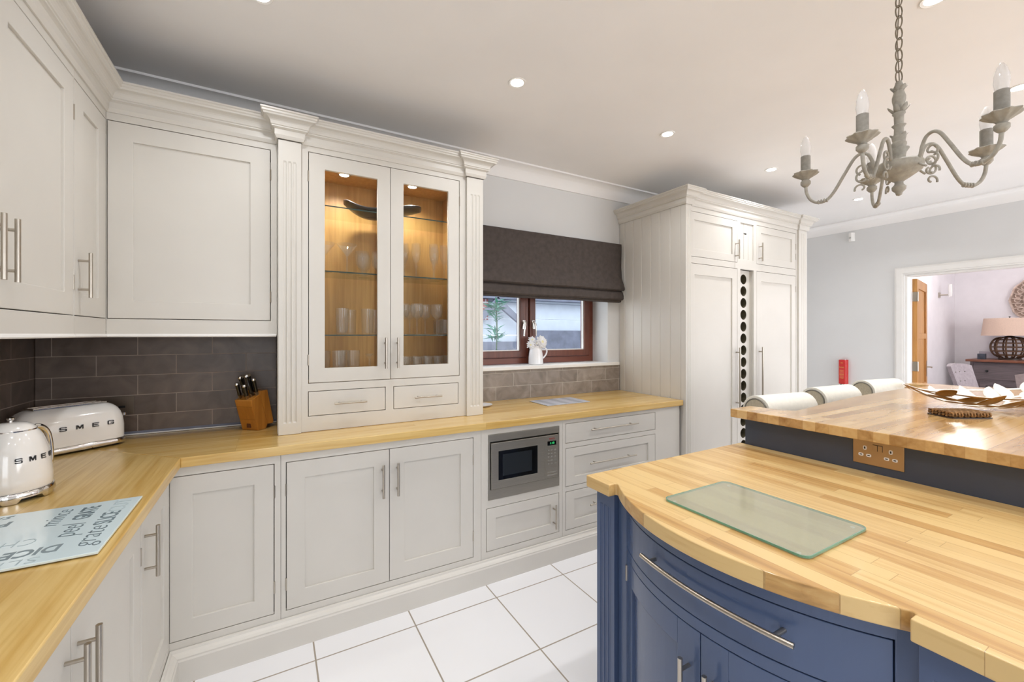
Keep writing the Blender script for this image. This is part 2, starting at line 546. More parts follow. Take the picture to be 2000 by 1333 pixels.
    def build(self, name, mats, parent=None, smooth=False, bevel=0.0, seg=2, kind=None, local=False, subsurf=0, bang=35):
        me = bpy.data.meshes.new(name)
        me.from_pydata(self.v, [], self.f)
        if not isinstance(mats, (list, tuple)):
            mats = [mats]
        for m in mats:
            me.materials.append(m)
        if len(mats) > 1:
            me.polygons.foreach_set('material_index', self.mi)
        bm = bmesh.new()
        bm.from_mesh(me)
        bmesh.ops.recalc_face_normals(bm, faces=bm.faces)
        bm.to_mesh(me)
        bm.free()
        o = bpy.data.objects.new(name, me)
        COL.objects.link(o)
        if parent is not None:
            o.parent = parent
            if not local:
                off = Vector((0, 0, 0))
                q = parent
                while q is not None:
                    off += Vector(q.location)
                    q = q.parent
                me.transform(Matrix.Translation(-off))
        elif not local:
            # put the origin of a single-mesh object at the middle of its base
            lo = [min(v[i] for v in self.v) for i in range(3)]
            hi = [max(v[i] for v in self.v) for i in range(3)]
            c = Vector(((lo[0]+hi[0])/2, (lo[1]+hi[1])/2, lo[2]))
            if kind is None:
                me.transform(Matrix.Translation(-c))
                o.location = c
        if smooth:
            me.polygons.foreach_set('use_smooth', [True]*len(me.polygons))
            try:
                me.set_sharp_from_angle(angle=math.radians(40))
            except Exception:
                pass
        if bevel:
            b = o.modifiers.new('bevel', 'BEVEL')
            b.width = bevel
            b.segments = seg
            b.limit_method = 'ANGLE'
            b.angle_limit = math.radians(bang)
            b.harden_normals = False
        if subsurf:
            s = o.modifiers.new('sub', 'SUBSURF')
            s.levels = subsurf
            s.render_levels = subsurf
        if kind:
            o['kind'] = kind
        return o

def thing(name, label, cat, loc=(0, 0, 0), rz=0, group=None):
    o = bpy.data.objects.new(name, None)
    o.empty_display_size = 0.1
    COL.objects.link(o)
    o.location = loc
    o.rotation_euler = (0, 0, rz)
    o['label'] = label
    o['category'] = cat
    if group:
        o['group'] = group
    return o

def tag(o, label, cat, group=None):
    o['label'] = label
    o['category'] = cat
    if group:
        o['group'] = group
    return o

def copy_tree(o, parent=None):
    c = o.copy()
    COL.objects.link(c)
    if parent is not None:
        c.parent = parent
    for ch in list(o.children):
        copy_tree(ch, c)
    return c

def block_letter(ch, w, h, depth):
    """a wide flat letter drawn in the xy plane, centred, as (verts, faces)"""
    t = 0.2
    if ch == 'M':
        polys = [[(0, 0), (0, 1), (0.24, 1), (0.5, 0.42), (0.76, 1), (1, 1), (1, 0), (0.85, 0), (0.85, 0.68), (0.58, 0.08), (0.42, 0.08), (0.15, 0.68), (0.15, 0)]]
    elif ch == 'E':
        polys = [[(0, 0), (0, 1), (1, 1), (1, 0.82), (0.18, 0.82), (0.18, 0.59), (0.92, 0.59), (0.92, 0.41), (0.18, 0.41), (0.18, 0.18), (1, 0.18), (1, 0)]]
    elif ch == 'G':
        polys = [[(0.12, 0), (0, 0.12), (0, 0.88), (0.12, 1), (0.88, 1), (1, 0.88), (1, 0.70), (0.82, 0.70), (0.82, 0.82), (0.18, 0.82), (0.18, 0.18), (0.82, 0.18), (0.82, 0.38), (0.5, 0.38), (0.5, 0.55), (1, 0.55), (1, 0.12), (0.88, 0)]]
    else:
        polys = [[(0.12, 0), (0, 0.12), (0, 0.28), (0.18, 0.28), (0.18, 0.18), (0.82, 0.18), (0.82, 0.41), (0.12, 0.41), (0, 0.53), (0, 0.88), (0.12, 1), (0.88, 1), (1, 0.88), (1, 0.72), (0.82, 0.72), (0.82, 0.82), (0.18, 0.82), (0.18, 0.59), (0.88, 0.59), (1, 0.47), (1, 0.12), (0.88, 0)]]
    P_ = [((x-0.5)*w, (y-0.5)*h) for x, y in polys[0]]
    n = len(P_)
    vs = [(x, y, 0) for x, y in P_]+[(x, y, depth) for x, y in P_]
    fs = [tuple(range(n-1, -1, -1)), tuple(range(n, 2*n))]+[(i, (i+1) % n, n+(i+1) % n, n+i) for i in range(n)]
    return vs, fs

def backM(y0):
    return lambda a, b, d: (a, y0-d, b)
def leftM(x0):
    return lambda a, b, d: (x0+d, a, b)

def text_mesh(body, size=1.0, extrude=0.0, bold=0.0, sx=1.0, align='CENTER', shear=0.0):
    cu = bpy.data.curves.new('lettering', 'FONT')
    cu.body = body
    cu.size = size
    cu.extrude = extrude
    cu.offset = bold
    cu.shear = shear
    cu.align_x = align
    cu.align_y = 'CENTER'
    cu.resolution_u = 3
    o = bpy.data.objects.new('lettering', cu)
    COL.objects.link(o)
    dg = bpy.context.evaluated_depsgraph_get()
    me = bpy.data.meshes.new_from_object(o.evaluated_get(dg))
    bpy.data.objects.remove(o)
    bpy.data.curves.remove(cu)
    if sx != 1:
        me.transform(Matrix.Diagonal((sx, 1, 1, 1)))
    return me

# ---------------------------------------------------------------- room shell
CE = 2.71
YW = 2.83
XR = 5.80
idM = lambda a, b, d: (a, b, d)
MB().box(-1.16, 10.1, -3.6, 3.16, -0.1, 0).build('floor', M_FLOOR, kind='structure')
MB().box(-1.16, 10.1, -3.6, 3.16, CE, CE+0.1).build('ceiling', M_CEIL, kind='structure')
WIN = (1.15, 2.585, 1.14, 2.15)
MB().plate(lambda a, b, d: (a, d, b), (-1.16, 10.1, 0, CE), [WIN], YW, 3.16).build('wall_back', M_WALL, kind='structure')
MB().box(-1.16, -0.96, -3.6, YW, 0, CE).build('wall_left', M_WALL, kind='structure')
MB().plate(lambda a, b, d: (a, d, b), (-0.96, 10.1, 0, CE), [(3.1, 5.7, 0.12, 2.28), (-0.75, 0.65, 0.6, 2.3)], -3.6, -3.4).build('wall_front', M_WALL, kind='structure')
MB().plate(lambda a, b, d: (d, a, b), (-3.4, YW, 0, CE), [(-0.2, 1.82, -0.01, 2.035)], XR, XR+0.12).build('wall_right', M_WALL, kind='structure')
MB().box(9.9, 10.1, -3.4, YW, 0, CE).build('wall_dining_back', M_PINK, kind='structure')
MB().box(XR+0.12, 9.9, 2.47, YW, 0, CE).build('wall_dining_left', M_PINK, kind='structure')
MB().box(XR+0.12, 9.9, -1.7, -1.5, 0, CE).build('wall_dining_right', M_PINK, kind='structure')
arc = [(0.014+0.08*(1-math.cos(t*PI/16)), -0.09+0.078*math.sin(t*PI/16)) for t in range(0, 9)]
cov = [(0, -0.108), (0.012, -0.108)]+arc+[(0.106, -0.012), (0.106, 0), (0, 0)]
MB().sweep([(-0.96, YW), (XR, YW), (XR, -3.4)], [(o, CE-0.0005+z) for o, z in cov]).build('trim_1', M_CEIL, kind='structure', smooth=True)
# architrave round the dining doorway
ar = MB()
aM = lambda a, b, d: (XR-d, a, b)
ar.plate(aM, (-0.28, 1.90, 0, 2.115), [(-0.2, 1.82, -0.01, 2.035)], 0, 0.018)
ar.plate(aM, (-0.265, 1.885, 0, 2.10), [(-0.215, 1.835, -0.01, 2.05)], 0.018, 0.026)
ar.box(XR, XR+0.12, 1.80, 1.82, 0, 2.035)
ar.box(XR, XR+0.12, -0.2, 1.80, 2.015, 2.035)
ar.build('trim_2', M_TRIM, kind='structure', bevel=0.002)
MB().sweep([(XR, YW), (XR, 1.90)], [(0, 0), (0.016, 0), (0.016, 0.12), (0.006, 0.14), (0, 0.14)]).build('baseboard_right', M_TRIM, kind='structure')
# unseen framed opening behind the camera, added for the right daylight fill
gd = MB()
gM = lambda a, b, d: (a, d, b)
gd.plate(gM, (3.1, 5.7, 0.12, 2.28), [(3.18+i*0.83, 3.18+i*0.83+0.74, 0.22, 2.18) for i in range(3)], -3.53, -3.47)
gd.build('added_window_2', M_WINWOOD, kind='structure', bevel=0.002)

MB().plate(gM, (-0.75, 0.65, 0.6, 2.3), [(-0.69, -0.08, 0.66, 2.24), (-0.02, 0.59, 0.66, 2.24)], -3.53, -3.47).build('added_window_3', M_WINWOOD, kind='structure', bevel=0.002)  # unseen window, added with its fill lamp for softer light

# ---------------------------------------------------------------- kitchen window
wf = MB()
wM = lambda a, b, d: (a, d, b)
YF = 3.03
wf.plate(wM, (1.15, 2.585, 1.165, 2.15), [(1.20, 1.853, 1.215, 2.10), (1.883, 2.535, 1.215, 2.10)], YF, YF+0.07)
wo = wf.build('window_1', M_WINWOOD_H, kind='structure', bevel=0.003)
for (a0, a1) in ((1.203, 1.850), (1.886, 2.532)):
    s = MB()
    s.plate(wM, (a0, a1, 1.218, 2.097), [(a0+0.058, a1-0.058, 1.218+0.055, 2.042)], YF-0.018, YF+0.045)
    so = s.build('window_sash', M_WINWOOD, wo, bevel=0.006, seg=3)
    b = MB()
    b.plate(wM, (a0+0.055, a1-0.055, 1.27, 2.045), [(a0+0.066, a1-0.066, 1.281, 2.034)], YF-0.004, YF+0.02)
    b.build('glazing_bead', M_TRIM, so)
    MB().mbox(wM, a0+0.06, a1-0.06, 1.275, 2.04, YF+0.008, YF+0.012).build('window_pane', M_GLASS, so)
for hx, s in ((1.822, -1), (1.914, 1)):
    h = MB()
    h.box(hx-0.012, hx+0.012, YF-0.03, YF-0.018, 1.455, 1.525)
    h.tube([(hx, YF-0.03, 1.515), (hx, YF-0.05, 1.51), (hx+0.004*s, YF-0.056, 1.49), (hx+0.010*s, YF-0.054, 1.44), (hx+0.012*s, YF-0.052, 1.395)], [0.008, 0.010, 0.010, 0.007, 0.006])
    h.build('window_handle', M_CHROME, wo, smooth=True)
sl = MB()
sl.prism([(1.10, 2.80), (2.70, 2.80), (2.70, 2.83), (2.585, 2.83), (2.585, YF+0.02), (1.15, YF+0.02), (1.15, 2.83), (1.10, 2.83)], 1.136, 1.163)
tag(sl.build('window_sill', M_TRIM, bevel=0.004), 'white painted sill under the brown kitchen window', 'window sill')

# roman blind
bl = thing('roman_blind', 'charcoal fabric roman blind half lowered over the kitchen window', 'blind', (1.9, 2.80, 1.69))
def folds(x0, x1, prof, name, mat_, side=0.0):
    m = MB()
    nx = 24
    th = 0.004
    for k in range(len(prof)-1):
        pass
    vs = []
    for (y, z) in prof:
        for i in range(nx+1):
            x = x0+(x1-x0)*i/nx
            w = 0.0025*math.sin(i*0.9+z*9)*(1 if z < 2.1 else 0.2)
            vs.append((x, y+w, z+0.0015*math.sin(i*0.5)*(1 if z < 2.0 else 0)))
    n1 = nx+1
    fs = []
    for k in range(len(prof)-1):
        for i in range(nx):
            fs.append((k*n1+i, k*n1+i+1, (k+1)*n1+i+1, (k+1)*n1+i))
    m.add(vs, fs)
    o = m.build(name, mat_, bl, smooth=True)
    s = o.modifiers.new('solid', 'SOLIDIFY')
    s.thickness = th
    return o
BX0, BX1 = 1.16, 2.685
folds(BX0, BX1, [(2.79, 2.205), (2.765, 2.205), (2.762, 2.19), (2.765, 2.0), (2.76, 1.95), (2.755, 1.90), (2.735, 1.85), (2.722, 1.815), (2.722, 1.80), (2.735, 1.79), (2.76, 1.80), (2.775, 1.83)], 'front_fold', M_BLIND)
folds(BX0, BX1-0.004, [(2.795, 1.86), (2.77, 1.80), (2.748, 1.775), (2.738, 1.745), (2.738, 1.722), (2.752, 1.712), (2.785, 1.72)], 'middle_fold', M_BLIND)
folds(BX0, BX1-0.006, [(2.797, 1.78), (2.777, 1.72), (2.764, 1.705), (2.768, 1.698), (2.79, 1.695)], 'hem', M_BLIND)
MB().box(BX0, BX1, 2.765, YW-0.001, 2.175, 2.205).build('headrail', M_BLIND, bl, bevel=0.002)
tag(MB().tube([(2.702, 2.80, 1.72), (2.702, 2.80, 1.30), (2.706, 2.80, 1.17)], 0.0012, 6).build('blind_cord', M_TRIM), 'thin white pull cord hanging right of the charcoal roman blind', 'cord')

# ---------------------------------------------------------------- splashback tiles
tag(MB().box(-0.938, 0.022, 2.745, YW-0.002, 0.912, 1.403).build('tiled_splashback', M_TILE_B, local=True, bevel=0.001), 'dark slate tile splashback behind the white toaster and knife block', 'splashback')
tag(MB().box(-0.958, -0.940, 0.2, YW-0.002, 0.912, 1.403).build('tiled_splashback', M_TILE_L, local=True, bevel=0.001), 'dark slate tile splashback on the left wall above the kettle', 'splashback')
tag(MB().box(1.15, 2.715, 2.818, YW-0.001, 0.912, 1.134).build('tiled_splashback', M_TILE_W, local=True, bevel=0.001), 'slate tile splashback below the window sill, coloured lighter for the daylight on it', 'splashback')

for o_s in [o for o in COL.objects if o.name == 'tiled_splashback']:
    MB().box(-0.938, 0.022, 2.7425, 2.745, 0.9125, 0.918).build('sealant_strip', M_TRIM, o_s)
    MB().box(-0.938, 0.022, 2.7435, 2.745, 0.918, 0.930).build('base_strip', M_TRIMD, o_s)

# ---------------------------------------------------------------- joinery helpers
def bar_handle(M, p0, p1, face=0.0, parent=None, off=0.034, r=0.006, inset=0.03, matr=None):
    """p0,p1 in (a,b); bar parallel to the face"""
    m = MB()
    A = Vector(M(p0[0], p0[1], face+off))
    B = Vector(M(p1[0], p1[1], face+off))
    m.tube([A, B], r, 14)
    d = Vector((p1[0]-p0[0], p1[1]-p0[1]))
    L = d.length
    d.normalize()
    for t in (inset, L-inset):
        q = (p0[0]+d.x*t, p0[1]+d.y*t)
        m.tube([M(q[0], q[1], face), M(q[0], q[1], face+off)], r*0.72, 10)
    return m.build('handle', matr or M_STEEL, parent, smooth=True)

def shaker(M, a0, a1, b0, b1, parent, name='door', stile=0.075, rail=0.078, th=0.02, handle=None, hinge=None, mats=None, glass=None, recess=0.009):
    m = MB()
    op = glass or (a0+stile, a1-stile, b0+rail, b1-rail)
    if name == 'drawer' and stile == 0:
        m.mbox(M, a0, a1, b0, b1, -th, 0)
    else:
        m.plate(M, (a0, a1, b0, b1), [op], -th, 0)
        if not glass:
            m.mbox(M, op[0]-0.004, op[1]+0.004, op[2]-0.004, op[3]+0.004, -th+0.002, -recess)
    o = m.build(name, mats or M_CAB, parent, bevel=0.0016)
    if glass:
        MB().mbox(M, op[0]-0.006, op[1]+0.006, op[2]-0.006, op[3]+0.006, -0.013, -0.010).build('glass_pane', M_GLASS, o)
    if handle:
        bar_handle(M, handle[0], handle[1], 0.0, o, **(handle[2] if len(handle) > 2 else {}))
    if hinge is not None:
        a = hinge
        for b in (b0+0.09, b1-0.15):
            MB().tube([M(a, b, 0.0), M(a, b+0.055, 0.0)], 0.0035, 8).build('hinge', M_STEEL, o, smooth=True)
    return o

def fluted(M, a0, a1, b0, b1, d0, d1, nfl=3, margin=0.02, top=0.10, bot=0.055, depth=0.005):
    """a pilaster with concave flutes"""
    m = MB()
    w = (a1-a0)-2*margin
    pw = w/nfl
    r = pw*0.36
    def prof(depth_):
        pts = [(a0, d0), (a0, d1)]
        for i in range(nfl):
            c = a0+margin+pw*(i+0.5)
            for k in range(7):
                t = PI*k/6
                pts.append((c-r*math.cos(t), d1-depth_*math.sin(t)))
        pts += [(a1, d1), (a1, d0)]
        return pts
    secs = [(b0, 0), (b0+bot, 0), (b0+bot+0.008, depth), (b1-top-0.008, depth), (b1-top, 0), (b1, 0)]
    vs = []
    n = len(prof(0))
    for (b, dp) in secs:
        for (a, d) in prof(dp):
            vs.append(M(a, b, d))
    fs = []
    for k in range(len(secs)-1):
        for i in range(n):
            j = (i+1) % n
            fs.append((k*n+i, k*n+j, (k+1)*n+j, (k+1)*n+i))
    fs.append(tuple(range(n)))
    fs.append(tuple((len(secs)-1)*n+i for i in range(n)))
    m.add(vs, fs)
    return m

CORN = [(0, -0.115), (0.006, -0.115), (0.010, -0.108), (0.014, -0.100), (0.014, -0.074), (0.020, -0.070), (0.026, -0.068), (0.026, -0.062)]
CORN += [(0.030+0.026*(1-math.cos(t*PI/12)), -0.060+0.030*math.sin(t*PI/12)) for t in range(0, 7)]
CORN += [(0.060, -0.028), (0.062, -0.022), (0.067, -0.018), (0.067, -0.010), (0.072, -0.007), (0.072, 0), (0, 0)]
def cornice(path, ztop, parent, name='cornice', mats=None):
    o = MB().sweep(path, [(a, ztop+z) for a, z in CORN]).build(name, mats or M_CAB, parent)
    return o

# ---------------------------------------------------------------- base units, back run
YB = 2.165
MBk = backM(YB)
def carcass(m, x0, x1, y0, y1, z0, z1, t=0.018):
    m.box(x0, x0+t, y0, y1, z0, z1)
    m.box(x1-t, x1, y0, y1, z0, z1)
    m.box(x0+t, x1-t, y1-0.01, y1, z0, z1)
    m.box(x0+t, x1-t, y0, y1-0.01, z0, z0+t)
    m.box(x0+t, x1-t, y0, y1-0.01, z1-t, z1)
G = 0.003
def base_unit(name, label, x0, x1, opens, z0=0.10, z1=0.869):
    t = thing(name, label, 'cabinet', ((x0+x1)/2, 2.45, z0))
    m = MB()
    m.plate(MBk, (x0, x1, z0, z1), opens, -0.022, 0)
    b = m.build('face_frame', M_CAB, t, bevel=0.0012)
    c = MB()
    carcass(c, x0+0.001, x1-0.001, YB+0.023, 2.74, z0, z1)
    c.build('carcass', M_GAP_SHADE, t)
    return t
def inset(o):
    return (o[0]+G, o[1]-G, o[2]+G, o[3]-G)

op_c = (-0.362, 0.010, 0.158, 0.831)
corner_base = base_unit('corner_base_cabinet', 'cream corner base cabinet below the toaster, doors hinged in the corner', -0.385, 0.034, [op_c])
a = inset(op_c)
shaker(MBk, *a, corner_base, hinge=0.010)
MLf = leftM(-0.360)
opA = (1.750, 2.143, 0.158, 0.831)
mA = MB()
mA.plate(MLf, (1.744, YB-0.001, 0.10, 0.869), [opA], -0.022, 0)
mA.build('face_frame', M_CAB, corner_base, bevel=0.0012)
ca = MB()
ca.box(-0.94, -0.385, 1.745, 1.76, 0.10, 0.869)
ca.box(-0.94, -0.925, 1.76, 2.74, 0.10, 0.869)
ca.build('carcass', M_GAP_SHADE, corner_base)
shaker(MLf, *inset(opA), corner_base, handle=((1.785, 0.615), (1.785, 0.782)), stile=0.07)

opB = (1.206, 1.738, 0.158, 0.831)
opC = (0.660, 1.204, 0.158, 0.831)
opBC = (0.660, 1.738, 0.158, 0.831)
lb = thing('base_cabinet', 'cream double door base cabinet at the bottom left, under the text printed board', 'cabinet', (-0.65, 1.2, 0.10))
m = MB()
m.plate(MLf, (0.60, 1.743, 0.10, 0.869), [opBC], -0.022, 0)
m.build('face_frame', M_CAB, lb, bevel=0.0012)
m = MB()
m.box(-0.94, -0.384, 1.725, 1.742, 0.10, 0.869)
m.box(-0.94, -0.384, 0.60, 0.618, 0.10, 0.869)
m.box(-0.94, -0.925, 0.618, 1.725, 0.10, 0.869)
m.build('carcass', M_GAP_SHADE, lb)
shaker(MLf, 1.2075, 1.735, 0.161, 0.828, lb, handle=((1.240, 0.60), (1.240, 0.78)), hinge=1.737)
shaker(MLf, 0.663, 1.2045, 0.161, 0.828, lb, handle=((1.175, 0.60), (1.175, 0.78)), hinge=0.661)

op1 = (0.055, 0.983, 0.158, 0.831)
db = base_unit('base_cabinet', 'cream double door base cabinet under the glass fronted dresser', 0.035, 1.030, [op1])
shaker(MBk, 0.058, 0.516, 0.161, 0.828, db, handle=((0.482, 0.595), (0.482, 0.760)), hinge=0.056)
shaker(MBk, 0.519, 0.980, 0.161, 0.828, db, handle=((0.555, 0.595), (0.555, 0.760)), hinge=0.982)

opm = (1.075, 1.573, 0.458, 0.834)
opf = (1.062, 1.573, 0.165, 0.413)
mb_ = base_unit('microwave_cabinet', 'cream base cabinet holding the built in microwave, with a drop front below', 1.031, 1.598, [opm, opf])
shaker(MBk, *inset(opf), mb_, rail=0.06, stile=0.06, handle=((1.528, 0.205), (1.528, 0.352)))
opd = [(1.623, 2.437, 0.714, 0.841), (1.623, 2.437, 0.437, 0.683), (1.623, 2.437, 0.160, 0.407)]
dr = base_unit('drawer_cabinet', 'cream three drawer base cabinet right of the microwave', 1.599, 2.700, opd)
shaker(MBk, *inset(opd[0]), dr, name='drawer', stile=0, handle=((1.81, 0.787), (2.232, 0.787), dict(inset=0.05, r=0.005)))
shaker(MBk, *inset(opd[1]), dr, name='drawer', stile=0.07, rail=0.055, handle=((1.80, 0.568), (2.212, 0.568), dict(inset=0.05, r=0.005)))
shaker(MBk, *inset(opd[2]), dr, name='drawer', stile=0.07, rail=0.055, handle=((1.80, 0.299), (2.212, 0.299), dict(inset=0.05, r=0.005)))

# plinth skirting, one moulded run under all base units
SK = [(0.002, 0.0), (0.034, 0.0), (0.034, 0.092), (0.030, 0.098), (0.030, 0.104), (0.022, 0.112), (0.012, 0.118), (0.009, 0.126), (0.002, 0.128)]
pl = MB().sweep([(-0.36, 0.60), (-0.36, YB), (2.685, YB)], SK)
tag(pl.build('plinth_skirting', M_CAB), 'cream moulded plinth running along the floor under the base cabinets', 'plinth')

# worktop: mitred L shape
wt = thing('worktop', 'long oak worktop wrapping the corner under toaster, kettle and dresser', 'worktop', (0, 2.44, 0.87))
MB().prism([(-0.32, 2.14), (2.712, 2.14), (2.712, 2.817), (1.151, 2.817), (1.151, 2.744), (-0.939, 2.744)], 0.8705, 0.911).build('back_worktop_section', M_OAK_BACK, wt, bevel=0.003)
MB().prism([(-0.3205, 2.139), (-0.9395, 2.743), (-0.9395, 0.50), (-0.3205, 0.50)], 0.8705, 0.911).build('left_worktop_section', M_OAK_LEFT, wt, bevel=0.003)

# ---------------------------------------------------------------- wall cupboards
UZ0, UZ1 = 1.405, 2.40
MU = leftM(-0.62)
MV = backM(2.44)
wc = thing('wall_cabinet', 'cream wall cupboard at the far left with two bar handles side by side', 'cabinet', (-0.78, 1.6, UZ0))
m = MB()
m.plate(MU, (1.03, 2.103, UZ0, UZ1), [(1.080, 2.100, 1.477, 2.337)], -0.022, 0)
m.build('face_frame', M_CAB, wc, bevel=0.0012)
m = MB()
m.box(-0.938, -0.643, 1.03, 1.05, UZ0, UZ1)
m.box(-0.938, -0.643, 2.083, 2.102, UZ0, UZ1)
m.box(-0.938, -0.643, 1.05, 2.083, UZ0, UZ0+0.02)
m.box(-0.938, -0.643, 1.05, 2.083, UZ1-0.02, UZ1)
m.build('carcass', M_GAP_SHADE, wc)
shaker(MU, 1.591, 2.097, 1.480, 2.334, wc, handle=((1.622, 1.548), (1.622, 1.716)), hinge=2.0995)
shaker(MU, 1.083, 1.588, 1.480, 2.334, wc, handle=((1.556, 1.548), (1.556, 1.716)), hinge=1.081)
cornice([(-0.62, 1.03), (-0.62, 2.103)], 2.483, wc)
cc = thing('corner_wall_cabinet', 'cream corner wall cupboard above the toaster with a wide plain door', 'cabinet', (-0.45, 2.6, UZ0))
m = MB()
m.plate(MU, (2.104, 2.4395, UZ0, UZ1), [(2.106, 2.4385, 1.477, 2.337)], -0.022, 0)
m.build('face_frame', M_CAB, cc, bevel=0.0012)
m = MB()
m.plate(MV, (-0.6195, 0.022, UZ0, UZ1), [(-0.618, -0.005, 1.477, 2.337)], -0.022, 0)
m.build('face_frame', M_CAB, cc, bevel=0.0012)
m = MB()
m.box(-0.938, -0.643, 2.104, 2.12, UZ0, UZ1)
m.box(-0.938, -0.643, 2.12, 2.743, UZ0, UZ0+0.02)
m.box(-0.643, 0.02, 2.463, 2.743, UZ0, UZ0+0.02)
m.box(-0.938, -0.643, 2.12, 2.743, UZ1-0.02, UZ1)
m.box(-0.643, 0.02, 2.463, 2.743, UZ1-0.02, UZ1)
m.build('carcass', M_GAP_SHADE, cc)
shaker(MU, 2.109, 2.4360, 1.480, 2.334, cc, handle=((2.141, 1.546), (2.141, 1.712)), stile=0.085)
shaker(MV, -0.6155, -0.008, 1.480, 2.334, cc, hinge=-0.006, stile=0.085)
cornice([(-0.62, 2.103), (-0.62, 2.44), (0.019, 2.44)], 2.483, cc)
m = MB()
m.sweep([(-0.62, 1.03), (-0.62, 2.102)], [(0.0, 1.398), (0.004, 1.398), (0.006, 1.402), (0.004, 1.408), (0.0, 1.412)])
m.build('bottom_bead', M_TRIM, wc)
m = MB()
m.sweep([(-0.62, 2.104), (-0.62, 2.44), (0.019, 2.44)], [(0.0, 1.398), (0.004, 1.398), (0.006, 1.402), (0.004, 1.408), (0.0, 1.412)])
m.build('bottom_bead', M_TRIM, cc)

# ---------------------------------------------------------------- glazed dresser
YD = 2.388
MD = backM(YD)
ds = thing('glazed_dresser', 'tall cream dresser with two lit glass doors standing on the worktop', 'dresser', (0.585, 2.56, 0.912))
opg = (0.161, 0.992, 1.158, 2.345)
m = MB()
m.plate(MD, (0.126, 1.032, 0.912, 2.40), [opg, (0.160, 0.550, 0.989, 1.118), (0.593, 0.984, 0.989, 1.118)], -0.022, 0)
m.build('face_frame', M_CAB, ds, bevel=0.0012)
m = MB()
m.box(0.024, 0.044, 2.41, 2.743, 0.912, 2.40)
m.box(1.125, 1.145, 2.41, 2.743, 0.912, 2.40)
m.box(0.024, 1.145, 2.41, 2.743, 2.38, 2.40)
m.build('side_panels', M_CAB, ds)
# oak lined interior
m = MB()
m.box(0.125, 0.143, 2.411, 2.742, 1.14, 2.379)
m.box(1.010, 1.028, 2.411, 2.742, 1.14, 2.379)
m.box(0.143, 1.010, 2.730, 2.742, 1.14, 2.379)
m.box(0.143, 1.010, 2.411, 2.730, 1.14, 1.175)
m.box(0.143, 1.010, 2.411, 2.730, 2.315, 2.379)
m.build('oak_lining', M_OAK_IN, ds)
MB().box(0.576, 0.584, 2.700, 2.729, 1.175, 2.315).build('back_stile', M_OAK_IN, ds)
for sx0, sx1, px0, px1 in ((0.164, 0.5760, 0.239, 0.506), (0.5785, 0.989, 0.650, 0.919)):
    left = sx0 < 0.3
    hx = 0.545 if left else 0.612
    shaker(MD, sx0, sx1, 1.161, 2.342, ds, name='glass_door', glass=(px0, px1, 1.234, 2.267), handle=((hx, 1.222), (hx, 1.392)), hinge=(0.1615 if left else 0.9915))
for d0, d1, h0, h1 in ((0.162, 0.548, 0.283, 0.445), (0.595, 0.982, 0.706, 0.868)):
    shaker(MD, d0+0.001, d1-0.001, 0.992, 1.115, ds, name='drawer', stile=0, handle=((h0, 1.050), (h1, 1.050), dict(r=0.0045, inset=0.025)))
MDp = backM(2.368)
fluted(MDp, 0.027, 0.128, 0.912, 2.37, -0.045, 0, margin=0.018).build('pilaster', M_CAB, ds, bevel=0.0012, bang=50)
fluted(MDp, 1.032, 1.140, 0.912, 2.37, -0.045, 0, margin=0.02).build('pilaster', M_CAB, ds, bevel=0.0012, bang=50)
cornice([(0.025, 2.45), (0.025, 2.366), (0.130, 2.366), (0.130, YD), (1.030, YD), (1.030, 2.366), (1.142, 2.366), (1.142, YW-0.003)], 2.488, ds)
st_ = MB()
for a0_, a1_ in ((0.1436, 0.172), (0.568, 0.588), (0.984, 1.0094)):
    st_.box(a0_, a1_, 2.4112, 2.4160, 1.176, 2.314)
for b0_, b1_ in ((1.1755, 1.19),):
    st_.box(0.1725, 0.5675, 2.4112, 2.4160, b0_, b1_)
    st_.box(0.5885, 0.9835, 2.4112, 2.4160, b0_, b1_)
st_.build('gap_shade_strips', M_GAP_SHADE, ds)  # added dark strips that keep the door gaps black against the lit lining
for z in (2.095, 1.748, 1.408):
    s = MB()
    s.box(0.1435, 1.0095, 2.428, 2.699, z-0.006, z)
    so = s.build('glass_shelf', M_SHELFG, ds)
    MB().box(0.1435, 1.0095, 2.4272, 2.428, z-0.0062, z+0.0002).build('shelf_edge', M_SHELFE, so)
for x in (0.355, 0.745):
    d = MB().lathe([(0.030, 2.309), (0.034, 2.311), (0.034, 2.3149)], (x, 2.54, 0), 24).build('cabinet_spotlight', M_STEEL, ds, smooth=True)
    MB().lathe([(0.001, 2.3080), (0.024, 2.3080), (0.026, 2.3095)], (x, 2.54, 0), 24).build('lamp_face', M_LAMP, d)
    lamp('dresser_light', 'SPOT', (x, 2.54, 2.305), P_CAB*4, (1.0, 0.96, 0.93), (0, 0, 0), spot_size=2.6, spot_blend=0.8, shadow_soft_size=0.02)

# ---------------------------------------------------------------- tall larder and fridge unit
YT = 2.14
MT = backM(YT)
tc = thing('tall_cabinet', 'tall cream larder cupboard with bottle holes down the middle, right of the window', 'cabinet', (3.6, 2.48, 0))
o1 = (2.770, 3.390, 2.012, 2.362)
o2 = (2.770, 3.390, 0.16, 1.962)
o3 = (3.665, 4.298, 2.022, 2.362)
o4 = (3.665, 4.298, 0.16, 1.962)
o5 = (3.430, 3.622, 2.045, 2.355)
o6 = (3.430, 3.622, 0.16, 1.962)
m = MB()
m.plate(MT, (2.767, 4.325, 0.10, 2.40), [o1, o2, o3, o4, o5, o6], -0.022, 0)
m.build('face_frame', M_CAB, tc, bevel=0.0012)
shaker(MT, *inset(o1), tc, rail=0.06, stile=0.065, handle=((3.362, 2.035), (3.362, 2.195)), hinge=2.769)
shaker(MT, *inset(o2), tc, rail=0.085, stile=0.068, handle=((3.372, 0.80), (3.372, 1.30), dict(inset=0.04, r=0.0075)), hinge=2.769)
